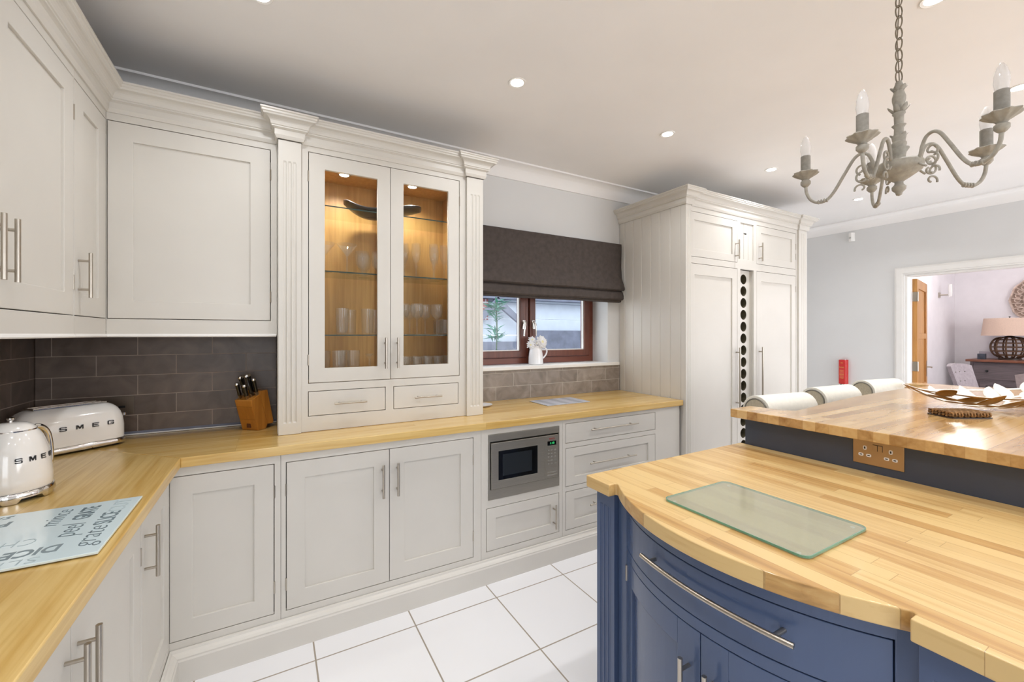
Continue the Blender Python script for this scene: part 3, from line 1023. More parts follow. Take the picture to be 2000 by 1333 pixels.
shaker(MT, *inset(o3), tc, rail=0.06, stile=0.065, handle=((3.700, 2.045), (3.700, 2.205)), hinge=4.299)
shaker(MT, *inset(o4), tc, rail=0.085, stile=0.068, handle=((3.700, 0.80), (3.700, 1.30), dict(inset=0.04, r=0.0075)), hinge=4.299)
# infill panel above the bottle holes
m = MB()
m.mbox(MT, 3.4305, 3.6215, 2.0455, 2.3545, -0.024, -0.010)
for k in (0.33, 0.66):
    m.mbox(MT, 3.4305+0.191*k-0.002, 3.4305+0.191*k+0.002, 2.05, 2.35, -0.010, -0.007)
m.build('infill_panel', M_CAB, tc, bevel=0.001)
MB().mbox(MT, 3.49, 3.53, 2.262, 2.274, -0.0098, -0.008).build('badge', M_DARK, tc)
# bottle rack with round holes
rk = MB()
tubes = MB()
HC, HR = 3.532, 0.043
zz = [1.884-0.1019*k for k in range(17)]
x0, x1 = 3.4305, 3.6215
yr = YT+0.036
pitch = 0.1019
NS = 32
for z in zz:
    if z-pitch/2 < 0.17: break
    zt, zb = z+pitch/2, z-pitch/2
    sq, ci = [], []
    for k in range(NS):
        t = 2*PI*k/NS
        c, s = math.cos(t), math.sin(t)
        wR, wL, h = x1-HC, HC-x0, pitch/2
        sc = min((wR if c > 0 else wL)/max(abs(c), 1e-6), h/max(abs(s), 1e-6))
        sq.append((HC+c*sc, yr, z+s*sc))
        ci.append((HC+c*HR, yr, z+s*HR))
    inn = [(p[0], yr+0.0015, p[2]) for p in ci]
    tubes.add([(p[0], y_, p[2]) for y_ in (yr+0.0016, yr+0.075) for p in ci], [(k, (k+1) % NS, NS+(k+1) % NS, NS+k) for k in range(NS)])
    corners = []
    vs = sq+ci+inn
    fs = []
    for k in range(NS):
        j = (k+1) % NS
        fs.append((k, j, NS+j, NS+k))
        fs.append((NS+k, NS+j, 2*NS+j, 2*NS+k))
    # the four corner triangles
    for cx_, cz_, q in ((x1, zt, 0), (x0, zt, 1), (x0, zb, 2), (x1, zb, 3)):
        best = None
        for k in range(NS):
            j = (k+1) % NS
            a_, b_ = sq[k], sq[j]
            onx = lambda p: abs(p[0]-cx_) < 1e-5
            onz = lambda p: abs(p[2]-cz_) < 1e-5
            if (onx(a_) and onz(b_)) or (onz(a_) and onx(b_)):
                best = (k, j)
        if best:
            vs.append((cx_, yr, cz_))
            fs.append((best[0], best[1], len(vs)-1))
    rk.add(vs, fs)
rk.mbox(MT, x0, x1, 1.884+pitch/2, 1.96, -0.050, -0.036)
rk.box(x0-0.008, x0, YT+0.0225, yr+0.012, 0.16, 1.96)
rk.box(x1, x1+0.008, YT+0.0225, yr+0.012, 0.16, 1.96)
rk.build('bottle_rack', M_CAB, tc)
tubes.build('rack_tubes', mat('rack_tube_shade', (92, 86, 66), 0.7), tc)  # tube colour darkened to put shade inside the holes
MB().box(x0, x1, yr+0.076, yr+0.09, 0.16, 1.96).build('rack_back', M_GAP_SHADE, tc)
fluted(backM(2.125), 2.722, 2.785, 0.10, 2.402, -0.045, 0, nfl=3, margin=0.008, top=0.03, bot=0.1, depth=0.003).build('pilaster', M_CAB, tc, bevel=0.001, bang=50)
fluted(backM(2.125), 4.325, 4.470, 0.10, 2.402, -0.045, 0, nfl=3, margin=0.03, top=0.03, bot=0.1, depth=0.003).build('pilaster', M_CAB, tc, bevel=0.001, bang=50)
# boarded side panel facing the window
pts = [(2.172, 2.742), (2.172, 2.722)]
y = 2.172
k = 0
while y < 2.80:
    y2 = min(y+0.098, 2.826)
    pts += [(y2-0.004, 2.722), (y2, 2.728)]
    if y2 < 2.82: pts += [(y2+0.004, 2.722)]
    y = y2
pts += [(2.828, 2.728), (2.828, 2.742)]
m = MB()
m.prism([(b_, a_) for a_, b_ in pts], 0.10, 2.402)
m.build('boarded_side', M_CAB, tc, bevel=0.001)
m = MB()
m.box(4.448, 4.468, 2.172, 2.828, 0.10, 2.40)
m.box(2.743, 4.447, 2.60, 2.828, 2.38, 2.40)
m.box(2.743, 4.447, 2.20, 2.60, 2.38, 2.40)
m.box(2.743, 4.447, 2.80, 2.828, 0.10, 2.38)
m.build('carcass', M_CAB, tc)
cornice([(2.720, YW-0.003), (2.720, 2.123), (2.790, 2.123), (2.790, YT), (4.322, YT), (4.322, 2.123), (4.472, 2.123), (4.472, YW-0.003)], 2.515, tc)
MB().sweep([(2.722, 2.172), (2.722, 2.125), (4.47, 2.125)], [(0.0, 0.0), (0.018, 0.0), (0.018, 0.09), (0.004, 0.12), (0.0, 0.12)]).build('plinth', M_CAB, tc)

# ---------------------------------------------------------------- island
BC = (1.501, 0.678)
def arcpt(r, y):
    s = (y-BC[1])/r
    return (BC[0]-math.sqrt(max(0, r*r-(y-BC[1])**2)), y)
def arcstrip(m, r0, r1, t0, t1, z0, z1, n=28):
    vs = []
    for i in range(n+1):
        t = t0+(t1-t0)*i/n
        for (r, z) in ((r0, z0), (r1, z0), (r1, z1), (r0, z1)):
            vs.append((BC[0]-r*math.cos(t), BC[1]+r*math.sin(t), z))
    fs = []
    for i in range(n):
        for k in range(4):
            k2 = (k+1) % 4
            fs.append((i*4+k, i*4+k2, (i+1)*4+k2, (i+1)*4+k))
    fs.append((0, 1, 2, 3))
    fs.append((n*4+3, n*4+2, n*4+1, n*4))
    m.add(vs, fs)
    return m
RB = 0.595
TA = math.asin(0.345/RB)
il = thing('island_cabinet', 'slate blue kitchen island with bowed drawer and doors below the oak top', 'island', (1.45, 0.4, 0))
body = MB()
arcstrip(body, RB-0.02, RB, -TA-0.012, TA+0.012, 0.836, 0.869)
arcstrip(body, RB-0.02, RB, -TA-0.012, TA+0.012, 0.684, 0.712)
arcstrip(body, RB-0.02, RB, -TA-0.012, TA+0.012, 0.0, 0.118)
arcstrip(body, RB-0.02, RB, TA, TA+0.012, 0.10, 0.85, 2)
arcstrip(body, RB-0.02, RB, -TA-0.012, -TA, 0.10, 0.85, 2)
body.box(1.018, 1.04, 1.024, 1.062, 0, 0.869)
body.box(1.018, 1.04, 0.296, 0.332, 0, 0.869)
body.build('bowed_frame', M_BLUE, il, bevel=0.001)
b = MB()
b.box(1.00, 1.02, 0.12, 0.20, 0, 0.869)
b.box(1.02, 1.868, -0.88, 0.19, 0, 0.869)
b.box(1.02, 1.868, 1.10, 1.148, 0, 0.869)
b.box(1.10, 1.868, 0.19, 0.295, 0, 0.869)
b.box(1.00, 1.02, -0.88, 0.12, 0, 0.869)
b.build('side_panels', M_BLUE, il, bevel=0.001)
MI = leftM(0.0)
MIsl = lambda a_, b_, d_: (1.0-d_, a_, b_)
fluted(MIsl, 1.063, 1.150, 0.0, 0.869, -0.04, 0, nfl=3, margin=0.014, top=0.045, bot=0.12, depth=0.006).build('pilaster', M_BLUE, il, bevel=0.001, bang=50)
fluted(MIsl, 0.200, 0.295, 0.0, 0.869, -0.04, 0, nfl=3, margin=0.016, top=0.06, bot=0.12, depth=0.006).build('pilaster', M_BLUE, il, bevel=0.001, bang=50)
g = 0.004
dw = arcstrip(MB(), RB-0.02, RB, -TA+g, TA-g, 0.7145, 0.8335).build('bowed_drawer', M_BLUE, il, bevel=0.0016)
hd = MB()
def bar_x(y):
    return 0.905-0.022*(1-((y-0.6545)/0.2)**2)
hd.tube([(bar_x(0.454+0.401*q/20), 0.454+0.401*q/20, 0.787) for q in range(21)], 0.0062, 14)
for y in (0.49, 0.82):
    hd.tube([(bar_x(y), y, 0.787), (arcpt(RB, y)[0]+0.002, y, 0.787)], 0.0055, 10)
hd.build('handle', M_STEEL, dw, smooth=True)
def bowed_door(t0, t1, hy, hz):
    m = MB()
    z0, z1 = 0.1205, 0.6815
    st = 0.068/RB
    arcstrip(m, RB-0.02, RB, t0, t0+st, z0, z1, 4)
    arcstrip(m, RB-0.02, RB, t1-st, t1, z0, z1, 4)
    arcstrip(m, RB-0.02, RB, t0+st, t1-st, z1-0.068, z1, 12)
    arcstrip(m, RB-0.02, RB, t0+st, t1-st, z0, z0+0.068, 12)
    arcstrip(m, RB-0.018, RB-0.010, t0+st-0.01, t1-st+0.01, z0+0.06, z1-0.06, 12)
    o = m.build('bowed_door', M_BLUE, il, bevel=0.0012)
    h = MB()
    xs = arcpt(RB, hy)[0]
    h.tube([(xs-0.034, hy, hz), (xs-0.034, hy, hz-0.17)], 0.006, 14)
    for z in (hz-0.03, hz-0.14):
        h.tube([(xs+0.002, hy, z), (xs-0.034, hy, z)], 0.0045, 10)
    h.build('handle', M_STEEL, o, smooth=True)
    te = t1 if t1 > 0.3 else t0
    for z in (0.60, 0.18):
        MB().tube([(BC[0]-RB*math.cos(te), BC[1]+RB*math.sin(te), z), (BC[0]-RB*math.cos(te), BC[1]+RB*math.sin(te), z+0.05)], 0.004, 8).build('hinge', M_STEEL, o, smooth=True)
    return o
ts = -0.02
bowed_door(ts+0.002, TA-g, 0.698, 0.614)
bowed_door(-TA+g, ts-0.002, 0.632, 0.614)
up = MB()
up.box(1.880, 1.90, -0.88, 1.150, 0, 1.032)
up.box(1.90, 2.35, 0.75, 0.77, 0, 1.032)
up.build('upstand_panel', M_BLUEG, il, bevel=0.001)
bb = MB()
bb.box(1.90, 3.55, -0.88, 0.74, 0.0, 1.032)
bb.build('bar_base', M_BLUE, il, bevel=0.001)

# island oak worktop
r = 0.621
poly = [(0.970, 1.172), (0.970, 1.057), (1.002, 1.057)]
for i in range(41):
    y = 1.050-(1.050-0.306)*i/40
    poly.append((BC[0]-math.sqrt(r*r-(y-BC[1])**2), y))
poly += [(1.002, 0.299), (0.974, 0.299), (0.974, -0.90), (1.8785, -0.90), (1.8785, 1.172)]
tag(MB().prism(poly, 0.8705, 0.911).build('island_worktop', M_OAK_Y, local=True, bevel=0.003, seg=3), 'oak stave island worktop with a bowed front edge', 'worktop')
bp = [(1.824, 1.186), (1.978, 1.186), (1.984, 1.10), (1.995, 1.04), (2.02, 1.012), (2.08, 1.012), (2.30, 1.038), (2.57, 1.064), (2.9, 1.083), (3.2, 1.090), (3.5, 1.088), (3.70, 1.07), (3.79, 1.05), (3.80, 1.195), (3.95, 1.195), (3.95, -0.90), (1.824, -0.90)]
tag(MB().prism(bp, 1.0325, 1.070).build('bar_worktop', M_OAK_X, local=True, bevel=0.003, seg=3), 'glossy raised oak breakfast bar top behind the island worktop', 'bar top')

# double socket in the upstand
sk = thing('double_socket', 'bronze double power socket on the blue island upstand', 'socket', (1.88, 0.663, 0.98))
MS = lambda a_, b_, d_: (1.8795-d_, a_, b_)
MB().mbox(MS, 0.590, 0.736, 0.939, 1.025, 0, 0.005).build('faceplate', M_BRONZE, sk, bevel=0.0015)
for cy in (0.700, 0.626):
    sw = -1 if cy > 0.66 else 1
    pins = MB()
    holes = MB()
    for (dy, z, w, h) in ((0, 0.998, 0.0055, 0.0075), (0.0115, 0.972, 0.0075, 0.0052), (-0.0115, 0.972, 0.0075, 0.0052)):
        pp = []
        for q in range(16):
            t = 2*PI*q/16
            ex = abs(math.cos(t))**0.6*math.copysign(1, math.cos(t))
            ez = abs(math.sin(t))**0.6*math.copysign(1, math.sin(t))
            pp.append((cy+dy+w*ex, z+h*ez))
        pins.prism(pp, 0.005, 0.0062, MS)
        hw, hh_ = (0.0022, 0.004) if dy == 0 else (0.0036, 0.0018)
        holes.mbox(MS, cy+dy-hw, cy+dy+hw, z-hh_, z+hh_, 0.0062, 0.0066)
    so = pins.build('white_insert', M_CERAMIC, sk)
    holes.build('pin_slots', M_DARK, so)
for cy in (0.670, 0.656):
    m = MB()
    m.mbox(MS, cy-0.0062, cy+0.0062, 0.993, 1.013, 0.005, 0.0075)
    m.build('rocker_switch', M_BRONZE, sk, bevel=0.0008)
m = MB()
for cy in (0.670, 0.656):
    m.mbox(MS, cy-0.0068, cy+0.0068, 1.013, 1.0145, 0.005, 0.0062)
    m.mbox(MS, cy-0.0072, cy-0.0064, 0.992, 1.014, 0.005, 0.0062)
m.build('switch_surround', M_DARK, sk)
# ---------------------------------------------------------------- microwave
mw = thing('microwave', 'stainless steel built in microwave oven with black window under the worktop', 'microwave', (1.324, 2.35, 0.459))
MW = backM(YB)
X0, X1, Z0, Z1 = 1.0755, 1.5725, 0.4585, 0.8335
W_, H_ = X1-X0, Z1-Z0
dx0, dx1 = X0+0.016, X1-0.012
dz0, dz1 = Z0+0.060, Z1-0.050
m = MB()
m.plate(MW, (X0, X1, Z0, Z1), [(dx0-0.006, dx1+0.004, dz0-0.003, dz1+0.009)], -0.02, 0.004)
m.build('trim_frame', M_SS, mw, bevel=0.001)
MB().mbox(MW, X0+0.005, X1-0.005, Z0+0.005, Z1-0.005, -0.36, -0.021).build('casing', M_DARK, mw)
xs = X0+W_*0.775
m = MB()
wx0, wx1, wz0, wz1 = X0+W_*0.125, X0+W_*0.665, Z0+H_*0.285, Z0+H_*0.735
m.plate(MW, (dx0, xs-0.001, dz0, dz1), [(wx0, wx1, wz0, wz1)], -0.02, 0.008)
dd = m.build('microwave_door', M_SS, mw, bevel=0.0015)
m = MB()
m.mbox(MW, wx0-0.002, wx1+0.002, wz0-0.002, wz1+0.002, -0.004, 0.0075)
m.build('door_window', M_BLACK, dd, bevel=0.001)
m = MB()
m.mbox(MW, wx0+0.028, wx1-0.040, wz0+0.022, wz1-0.022, 0.0076, 0.0080)
m.build('window_mesh', mat('microwave_mesh', (34, 38, 42), 0.25), dd)
m = MB()
m.mbox(MW, xs, dx1, dz0, dz1, -0.02, 0.008)
cp = m.build('control_panel', M_SS, mw, bevel=0.0015)
pw = dx1-xs
m = MB()
m.mbox(MW, xs+pw*0.18, xs+pw*0.84, dz1-0.062, dz1-0.036, 0.0081, 0.0086)
m.build('display', M_BLACK, cp)
tm = text_mesh('1:10', 0.018, 0.0001, sx=1.15)
MB().mesh(tm, Matrix.Translation((xs+pw*0.52, YB-0.0090, dz1-0.049)) @ Matrix.Rotation(PI/2, 4, 'X')).build('clock_digits', M_GREENLED, cp)
tm = text_mesh('BOSCH', 0.0115, 0.0001, 0.0003, sx=1.1)
MB().mesh(tm, Matrix.Translation((xs+pw*0.52, YB-0.0087, dz1-0.021)) @ Matrix.Rotation(PI/2, 4, 'X')).build('brand_lettering', mat('red_print', (170, 40, 40), 0.5), cp)
m = MB()
for r_ in range(5):
    for c_ in range(3):
        cx_, cz_ = xs+pw*(0.26+0.25*c_), dz1-0.092-0.021*r_
        m.mbox(MW, cx_-0.0065, cx_+0.0065, cz_-0.004, cz_+0.004, 0.008, 0.0088)
m.mbox(MW, xs+pw*0.16, xs+pw*0.86, dz0+0.034, dz0+0.040, 0.008, 0.0088)
m.mbox(MW, xs+pw*0.16, xs+pw*0.86, dz0+0.014, dz0+0.024, 0.008, 0.0092)
m.build('keypad', mat('keypad_grey', (140, 136, 128), 0.5), cp)

# ---------------------------------------------------------------- toaster
ang = math.atan2(0.166+0.010, 0.200+0.02)
TL, TD, TH = 0.355, 0.170, 0.196
ts_ = thing('toaster', 'long white retro toaster standing across the worktop corner', 'toaster', (-0.569-0.5*TL*math.cos(ang)-0.5*TD*math.sin(ang)+0.0, 2.556-0.5*TL*math.sin(ang)+0.5*TD*math.cos(ang), 0.9115), ang)
# local frame: x along the front (right end = +x), front = -y
def rrect(hx, hy, r, n=8, c=(0, 0)):
    pts = []
    for (sx, sy, a0) in ((1, 1, 0), (-1, 1, PI/2), (-1, -1, PI), (1, -1, 3*PI/2)):
        for k in range(n+1):
            t = a0+PI/2*k/n
            pts.append((c[0]+sx*(hx-r)+r*math.cos(t), c[1]+sy*(hy-r)+r*math.sin(t)))
    return pts
def loft(m, secs):
    """secs: list of (poly, z) with equal counts"""
    n = len(secs[0][0])
    vs = []
    for poly_, z in secs:
        for p in poly_:
            vs.append((p[0], p[1], z if not callable(z) else z(p)))
    fs = []
    for k in range(len(secs)-1):
        for i in range(n):
            j = (i+1) % n
            fs.append((k*n+i, k*n+j, (k+1)*n+j, (k+1)*n+i))
    fs.append(tuple(range(n-1, -1, -1)))
    fs.append(tuple((len(secs)-1)*n+i for i in range(n)))
    m.add(vs, fs)
    return m
secs = []
for z, ins in ((0.030, 0.004), (0.034, 0.0), (0.09, 0.0), (0.125, 0.004), (0.150, 0.011), (0.168, 0.021), (0.180, 0.033), (0.188, 0.046), (0.192, 0.060)):
    ix = ins*0.95
    secs.append((rrect(TL/2-ix, TD/2-ins, max(0.012, 0.052-ins*0.5)), z))
loft(MB(), secs).build('toaster_body', M_WHITEG, ts_, smooth=True, local=True)
loft(MB(), [(rrect(TL/2+0.001, TD/2+0.001, 0.05), 0.010), (rrect(TL/2+0.003, TD/2+0.003, 0.052), 0.016), (rrect(TL/2+0.003, TD/2+0.003, 0.052), 0.028), (rrect(TL/2, TD/2, 0.05), 0.032)]).build('chrome_base', M_CHROME, ts_, smooth=True, local=True)
m = MB()
for sx in (-1, 1):
    for sy in (-1, 1):
        m.lathe([(0.012, 0), (0.014, 0.011)], (sx*(TL/2-0.035), sy*(TD/2-0.035), 0), 16)
m.build('feet', M_DARK, ts_, local=True)
m = MB()
m.plate(idM, (-TL/2+0.06, TL/2-0.06, -0.038, 0.038), [(-TL/2+0.068, TL/2-0.068, -0.030, -0.008), (-TL/2+0.068, TL/2-0.068, 0.008, 0.030)], 0.190, 0.198)
tp = m.build('slot_surround', M_CHROME, ts_, local=True, bevel=0.0015)
MB().box(-TL/2+0.067, TL/2-0.067, -0.031, 0.031, 0.1915, 0.1935).build('bread_slots', M_BLACK, tp, local=True)
m = MB()
m.box(TL/2-0.002, TL/2+0.004, -0.004, 0.004, 0.07, 0.14)
m.tube([(TL/2+0.003, 0, 0.125), (TL/2+0.018, 0, 0.125)], 0.004, 10)
m.lathe([(0.003, -0.010), (0.011, -0.006), (0.011, 0.006), (0.003, 0.010)], (TL/2+0.020, 0, 0.125), 16)
m.build('lever', M_CHROME, ts_, local=True, smooth=True)
m = MB()
for i_, ch in enumerate('SMEG'):
    vs, fs = block_letter(ch, 0.0225, 0.0175, 0.0016)
    T_ = Matrix.Translation((-0.047+0.052*i_, -TD/2+0.0002, 0.108)) @ Matrix.Rotation(PI/2, 4, 'X')
    MB().add([tuple(T_ @ Vector(v)) for v in vs], fs).build('letter', M_TEXTD, ts_, local=True)

# ---------------------------------------------------------------- kettle
KX, KY = -0.693, 1.875
kt = thing('kettle', 'white retro electric kettle on a chrome base at the left edge', 'kettle', (KX, KY, 0.9115))
prof = [(0.0885, 0.030), (0.0900, 0.036), (0.0895, 0.065), (0.0865, 0.098), (0.0845, 0.118), (0.080, 0.143), (0.0745, 0.165), (0.068, 0.184), (0.060, 0.199), (0.055, 0.205)]
MB().lathe([(0.06, 0.031)]+prof+[(0.045, 0.206)], n=48).build('kettle_body', M_WHITEG, kt, smooth=True, local=True)
MB().lathe([(0.0556, 0.2045), (0.0556, 0.2075), (0.052, 0.209)], n=48).build('lid_ring', M_CHROME, kt, smooth=True, local=True)
MB().lathe([(0.0548, 0.2075), (0.052, 0.213), (0.045, 0.220), (0.034, 0.226), (0.020, 0.229), (0.001, 0.230)], n=48).build('lid', M_WHITEG, kt, smooth=True, local=True)
MB().lathe([(0.0001, 0.229), (0.006, 0.229), (0.005, 0.235), (0.009, 0.239), (0.009, 0.243), (0.004, 0.246), (0.0001, 0.246)], n=24).build('lid_knob', M_CHROME, kt, smooth=True, local=True)
m = MB()
n = 64
vs, fs = [], []
for i in range(n):
    t = 2*PI*i/n
    cut = 0.012 if abs(math.sin(3*t+0.6)) > 0.55 else 0.0
    for (r_, z) in ((0.0915, 0.0295), (0.094, 0.024), (0.0945, 0.013), (0.093, 0.001+cut)):
        vs.append((r_*math.cos(t), r_*math.sin(t), z))
    vs.append((0.07*math.cos(t), 0.07*math.sin(t), 0.001+cut))
    vs.append((0.07*math.cos(t), 0.07*math.sin(t), 0.029))
for i in range(n):
    j = (i+1) % n
    for k in range(5):
        fs.append((i*6+k, j*6+k, j*6+k+1, i*6+k+1))
    fs.append((i*6+5, j*6+5, j*6, i*6))
m.add(vs, fs)
m.build('chrome_base', M_CHROME, kt, smooth=True, local=True)
MB().lathe([(0.069, 0.001), (0.069, 0.028)], n=32).build('base_core', M_DARK, kt, local=True)
ha = math.radians(68)   # handle direction
hx_, hy_ = math.cos(ha), math.sin(ha)
def kp(r_, z):
    return (r_*hx_, r_*hy_, z)
pts = [kp(0.060, 0.196), kp(0.078, 0.200), kp(0.098, 0.194), kp(0.114, 0.176), kp(0.122, 0.150), kp(0.126, 0.115), kp(0.126, 0.080), kp(0.118, 0.055), kp(0.104, 0.047), kp(0.086, 0.050)]
def smooth_pts(P, k=6):
    P = [Vector(p) for p in P]
    out = []
    for i in range(len(P)-1):
        p0, p1, p2, p3 = P[max(i-1, 0)], P[i], P[i+1], P[min(i+2, len(P)-1)]
        for j in range(k):
            t = j/k
            out.append(0.5*((2*p1)+(-p0+p2)*t+(2*p0-5*p1+4*p2-p3)*t*t+(-p0+3*p1-3*p2+p3)*t*t*t))
    out.append(P[-1])
    return out
MB().tube(smooth_pts(pts), 0.0095, 14).build('handle', M_CHROME, kt, smooth=True, local=True)
sa = ha+PI
m = MB()
vs = []
for (r_, z, w) in ((0.062, 0.197, 0.018), (0.104, 0.192, 0.008), (0.081, 0.150, 0.010), (0.076, 0.150, 0.0)):
    for s in (-1, 1):
        vs.append((r_*math.cos(sa)-s*w*math.sin(sa), r_*math.sin(sa)+s*w*math.cos(sa), z))
m.add(vs, [(0, 1, 3, 2), (2, 3, 5, 4), (0, 2, 4, 6), (1, 7, 5, 3), (0, 6, 7, 1), (4, 5, 7, 6)])
m.build('spout', M_CHROME, kt, smooth=True, local=True)
m = MB()
for i_, ch in enumerate('SMEG'):
    a0 = math.radians(-59+20.5*i_)
    R_ = 0.0833
    vs, fs = block_letter(ch, 0.0155, 0.0150, 0.0020)
    MB().add([((R_+v[2])*math.cos(a0+v[0]/R_), (R_+v[2])*math.sin(a0+v[0]/R_), 0.124+v[1]) for v in vs], fs).build('letter', M_TEXTD, kt, local=True)

# ---------------------------------------------------------------- knife block and knives
KB = (-0.098, 2.585)
ka = math.atan2(-0.07, 0.075)            # direction of the front face, left to right
ux = Vector((math.cos(ka), math.sin(ka), 0))
uy = Vector((-ux.y, ux.x, 0))            # away from the camera
kb = thing('knife_block', 'bamboo knife block leaning beside the dresser', 'knife block', (KB[0], KB[1], 0.9115), ka)
def sidep(poly_, w0, w1, m):
    return m.prism(poly_, w0, w1, lambda s, z, w: (w, s, z))
m = MB()
sidep([(0, 0), (-0.047, 0.160), (0.012, 0.186), (0.060, 0.022), (0.050, 0.0)], -0.05, 0.05, m)
fb = m.build('front_block', M_BAMBOO, kb, local=True, bevel=0.002)
m = MB()
sidep([(0.014, 0.185), (0.016, 0.204), (0.060, 0.204), (0.102, 0.030), (0.098, 0.020), (0.061, 0.022)], -0.05, 0.05, m)
m.build('rear_block', M_BAMBOO, kb, local=True, bevel=0.002)
m = MB()
m.box(-0.012, 0.012, -0.0105, -0.0045, 0.014, 0.038)
m.build('brand_stamp', mat('branded_mark', (96, 52, 20), 0.7), kb, local=True)
kdir = (Vector((0, -0.047, 0.160))).normalized()
def knife(label, w, s, L, r_, grp='knives in the bamboo block'):
    base = Vector((w, s, 0.162+(s+0.047)*0.44))
    wp = Matrix.Rotation(ka, 4, 'Z') @ base + Vector((KB[0], KB[1], 0.9115))
    k_ = thing('kitchen_knife', label, 'knife', wp, ka, grp)
    x = Vector((1, 0, 0))
    yv = kdir.cross(x).normalized()
    def q(a_, b_, c_):
        v = x*a_+yv*b_+kdir*c_
        return tuple(v)
    m = MB()
    n = 14
    secs = [(0.016, 0.85), (0.02, 1.0), (L*0.5, 0.92), (L*0.8, 1.05), (L-0.012, 1.15)]
    vs, fs = [], []
    for (c_, sc) in secs:
        for i in range(n):
            t = 2*PI*i/n
            vs.append(q(0.0085*sc*math.cos(t), r_*sc*math.sin(t), c_))
    for k in range(len(secs)-1):
        for i in range(n):
            j = (i+1) % n
            fs.append((k*n+i, k*n+j, (k+1)*n+j, (k+1)*n+i))
    fs += [tuple(range(n)), tuple((len(secs)-1)*n+i for i in range(n))]
    m.add(vs, fs)
    m.build('knife_handle', M_BLACK, k_, smooth=True, local=True)
    m = MB()
    vs, fs = [], []
    for (c_, sc) in ((L-0.012, 1.16), (L-0.004, 1.2), (L, 0.9)):
        for i in range(n):
            t = 2*PI*i/n
            vs.append(q(0.0085*sc*math.cos(t), r_*sc*math.sin(t), c_))
    for k in range(2):
        for i in range(n):
            j = (i+1) % n
            fs.append((k*n+i, k*n+j, (k+1)*n+j, (k+1)*n+i))
    fs += [tuple(range(n)), tuple(2*n+i for i in range(n))]
    m.add(vs, fs)
    m.build('end_cap', M_CHROME, k_, smooth=True, local=True)
    m = MB()
    m.add([q(a_, b_, c_) for c_ in (-0.004, 0.017) for a_, b_ in ((-0.002, -r_*0.8), (0.002, -r_*0.8), (0.002, r_*0.8), (-0.002, r_*0.8))], [(0, 1, 2, 3), (4, 5, 6, 7), (0, 1, 5, 4), (1, 2, 6, 5), (2, 3, 7, 6), (3, 0, 4, 7)])
    m.build('blade', M_STEEL, k_, local=True)
knife('small black knife at the front left of the bamboo block', -0.030, -0.030, 0.085, 0.010)
knife('small black knife in the front middle of the bamboo block', 0.016, -0.032, 0.078, 0.010)
knife('large black handled knife at the back left of the bamboo block', -0.024, -0.004, 0.108, 0.014)
knife('large black handled knife at the back right of the bamboo block, the tallest', 0.022, -0.006, 0.120, 0.015)
knife('narrow black knife behind the tallest one in the bamboo block', 0.040, 0.004, 0.092, 0.009)

# ---------------------------------------------------------------- socket behind the toaster
ws = thing('wall_socket', 'dark metal wall socket half hidden behind the white toaster', 'socket', (-0.665, 2.745, 1.02))
MB().box(-0.738, -0.594, 2.738, 2.7445, 1.020, 1.107).build('faceplate', mat('black_nickel', (104, 92, 80), 0.35, 0.5), ws, bevel=0.001)
MB().box(-0.650, -0.625, 2.7365, 2.738, 1.05, 1.06).build('pin_slots', M_DARK, ws)

# ---------------------------------------------------------------- text printed chopping board
TB = (-0.866, -0.341, 1.290, 1.668)
tb = thing('text_board', 'pale blue glass board printed with cooking words on the left worktop', 'chopping board', ((TB[0]+TB[1])/2, (TB[2]+TB[3])/2, 0.9115))
MB().box(TB[0], TB[1], TB[2], TB[3], 0.9140, 0.9200).build('board', M_BOARD, tb, bevel=0.0012)
m = MB()
for fx in (TB[0]+0.02, TB[1]-0.02):
    for fy in (TB[2]+0.02, TB[3]-0.02):
        m.lathe([(0.006, 0.9117), (0.006, 0.9139)], (fx, fy, 0), 12)
m.build('feet', M_CERAMIC, tb)
def word(s, x, y, size, rot, mt, bold=0.0, sx=1.0, shear=0.0):
    tm = text_mesh(s, size, 0.0002, bold, sx=sx, shear=shear)
    MB().mesh(tm, Matrix.Translation((x, y, 0.9203)) @ Matrix.Rotation(rot, 4, 'Z')).build('printed_word', mt, tb)
R90, R180 = PI/2, PI
word('grate', -0.383, 1.395, 0.064, R90, M_INK1, -0.0008, 0.95, 0.3)
word('SLICE', -0.380, 1.515, 0.052, R90, M_INK1, 0.0006, 0.72)
word('CUT', -0.376, 1.607, 0.052, R90, M_INK3, -0.0004, 0.9)
word('peel', -0.440, 1.462, 0.070, R90, M_INK1, -0.0009, 0.75, 0.25)
word('GRATE', -0.440, 1.585, 0.050, R90, M_INK1, 0.0012, 0.62)
word('mince', -0.497, 1.575, 0.056, R90, M_INK1, -0.0006, 0.9, 0.3)
word('DICE', -0.470, 1.360, 0.054, R180, M_INK2, 0.0015, 0.82)
word('SLIT', -0.490, 1.312, 0.040, R180, M_INK3, -0.0008, 1.4)
word('CHOP', -0.545, 1.430, 0.056, R180, M_INK3, -0.0012, 0.8)
word('PEEL', -0.640, 1.590, 0.046, R180, M_INK2, 0.0012, 1.2)
word('slice', -0.640, 1.640, 0.040, R180, M_INK2, 0.0, 1.2, 0.3)
word('mince', -0.690, 1.500, 0.060, R90, M_INK2, 0.0, 0.9, 0.3)
word('stir', -0.730, 1.350, 0.050, R180, M_INK2, 0.0, 1.2)
word('BAKE', -0.780, 1.560, 0.050, R90, M_INK3, 0.001, 0.9)

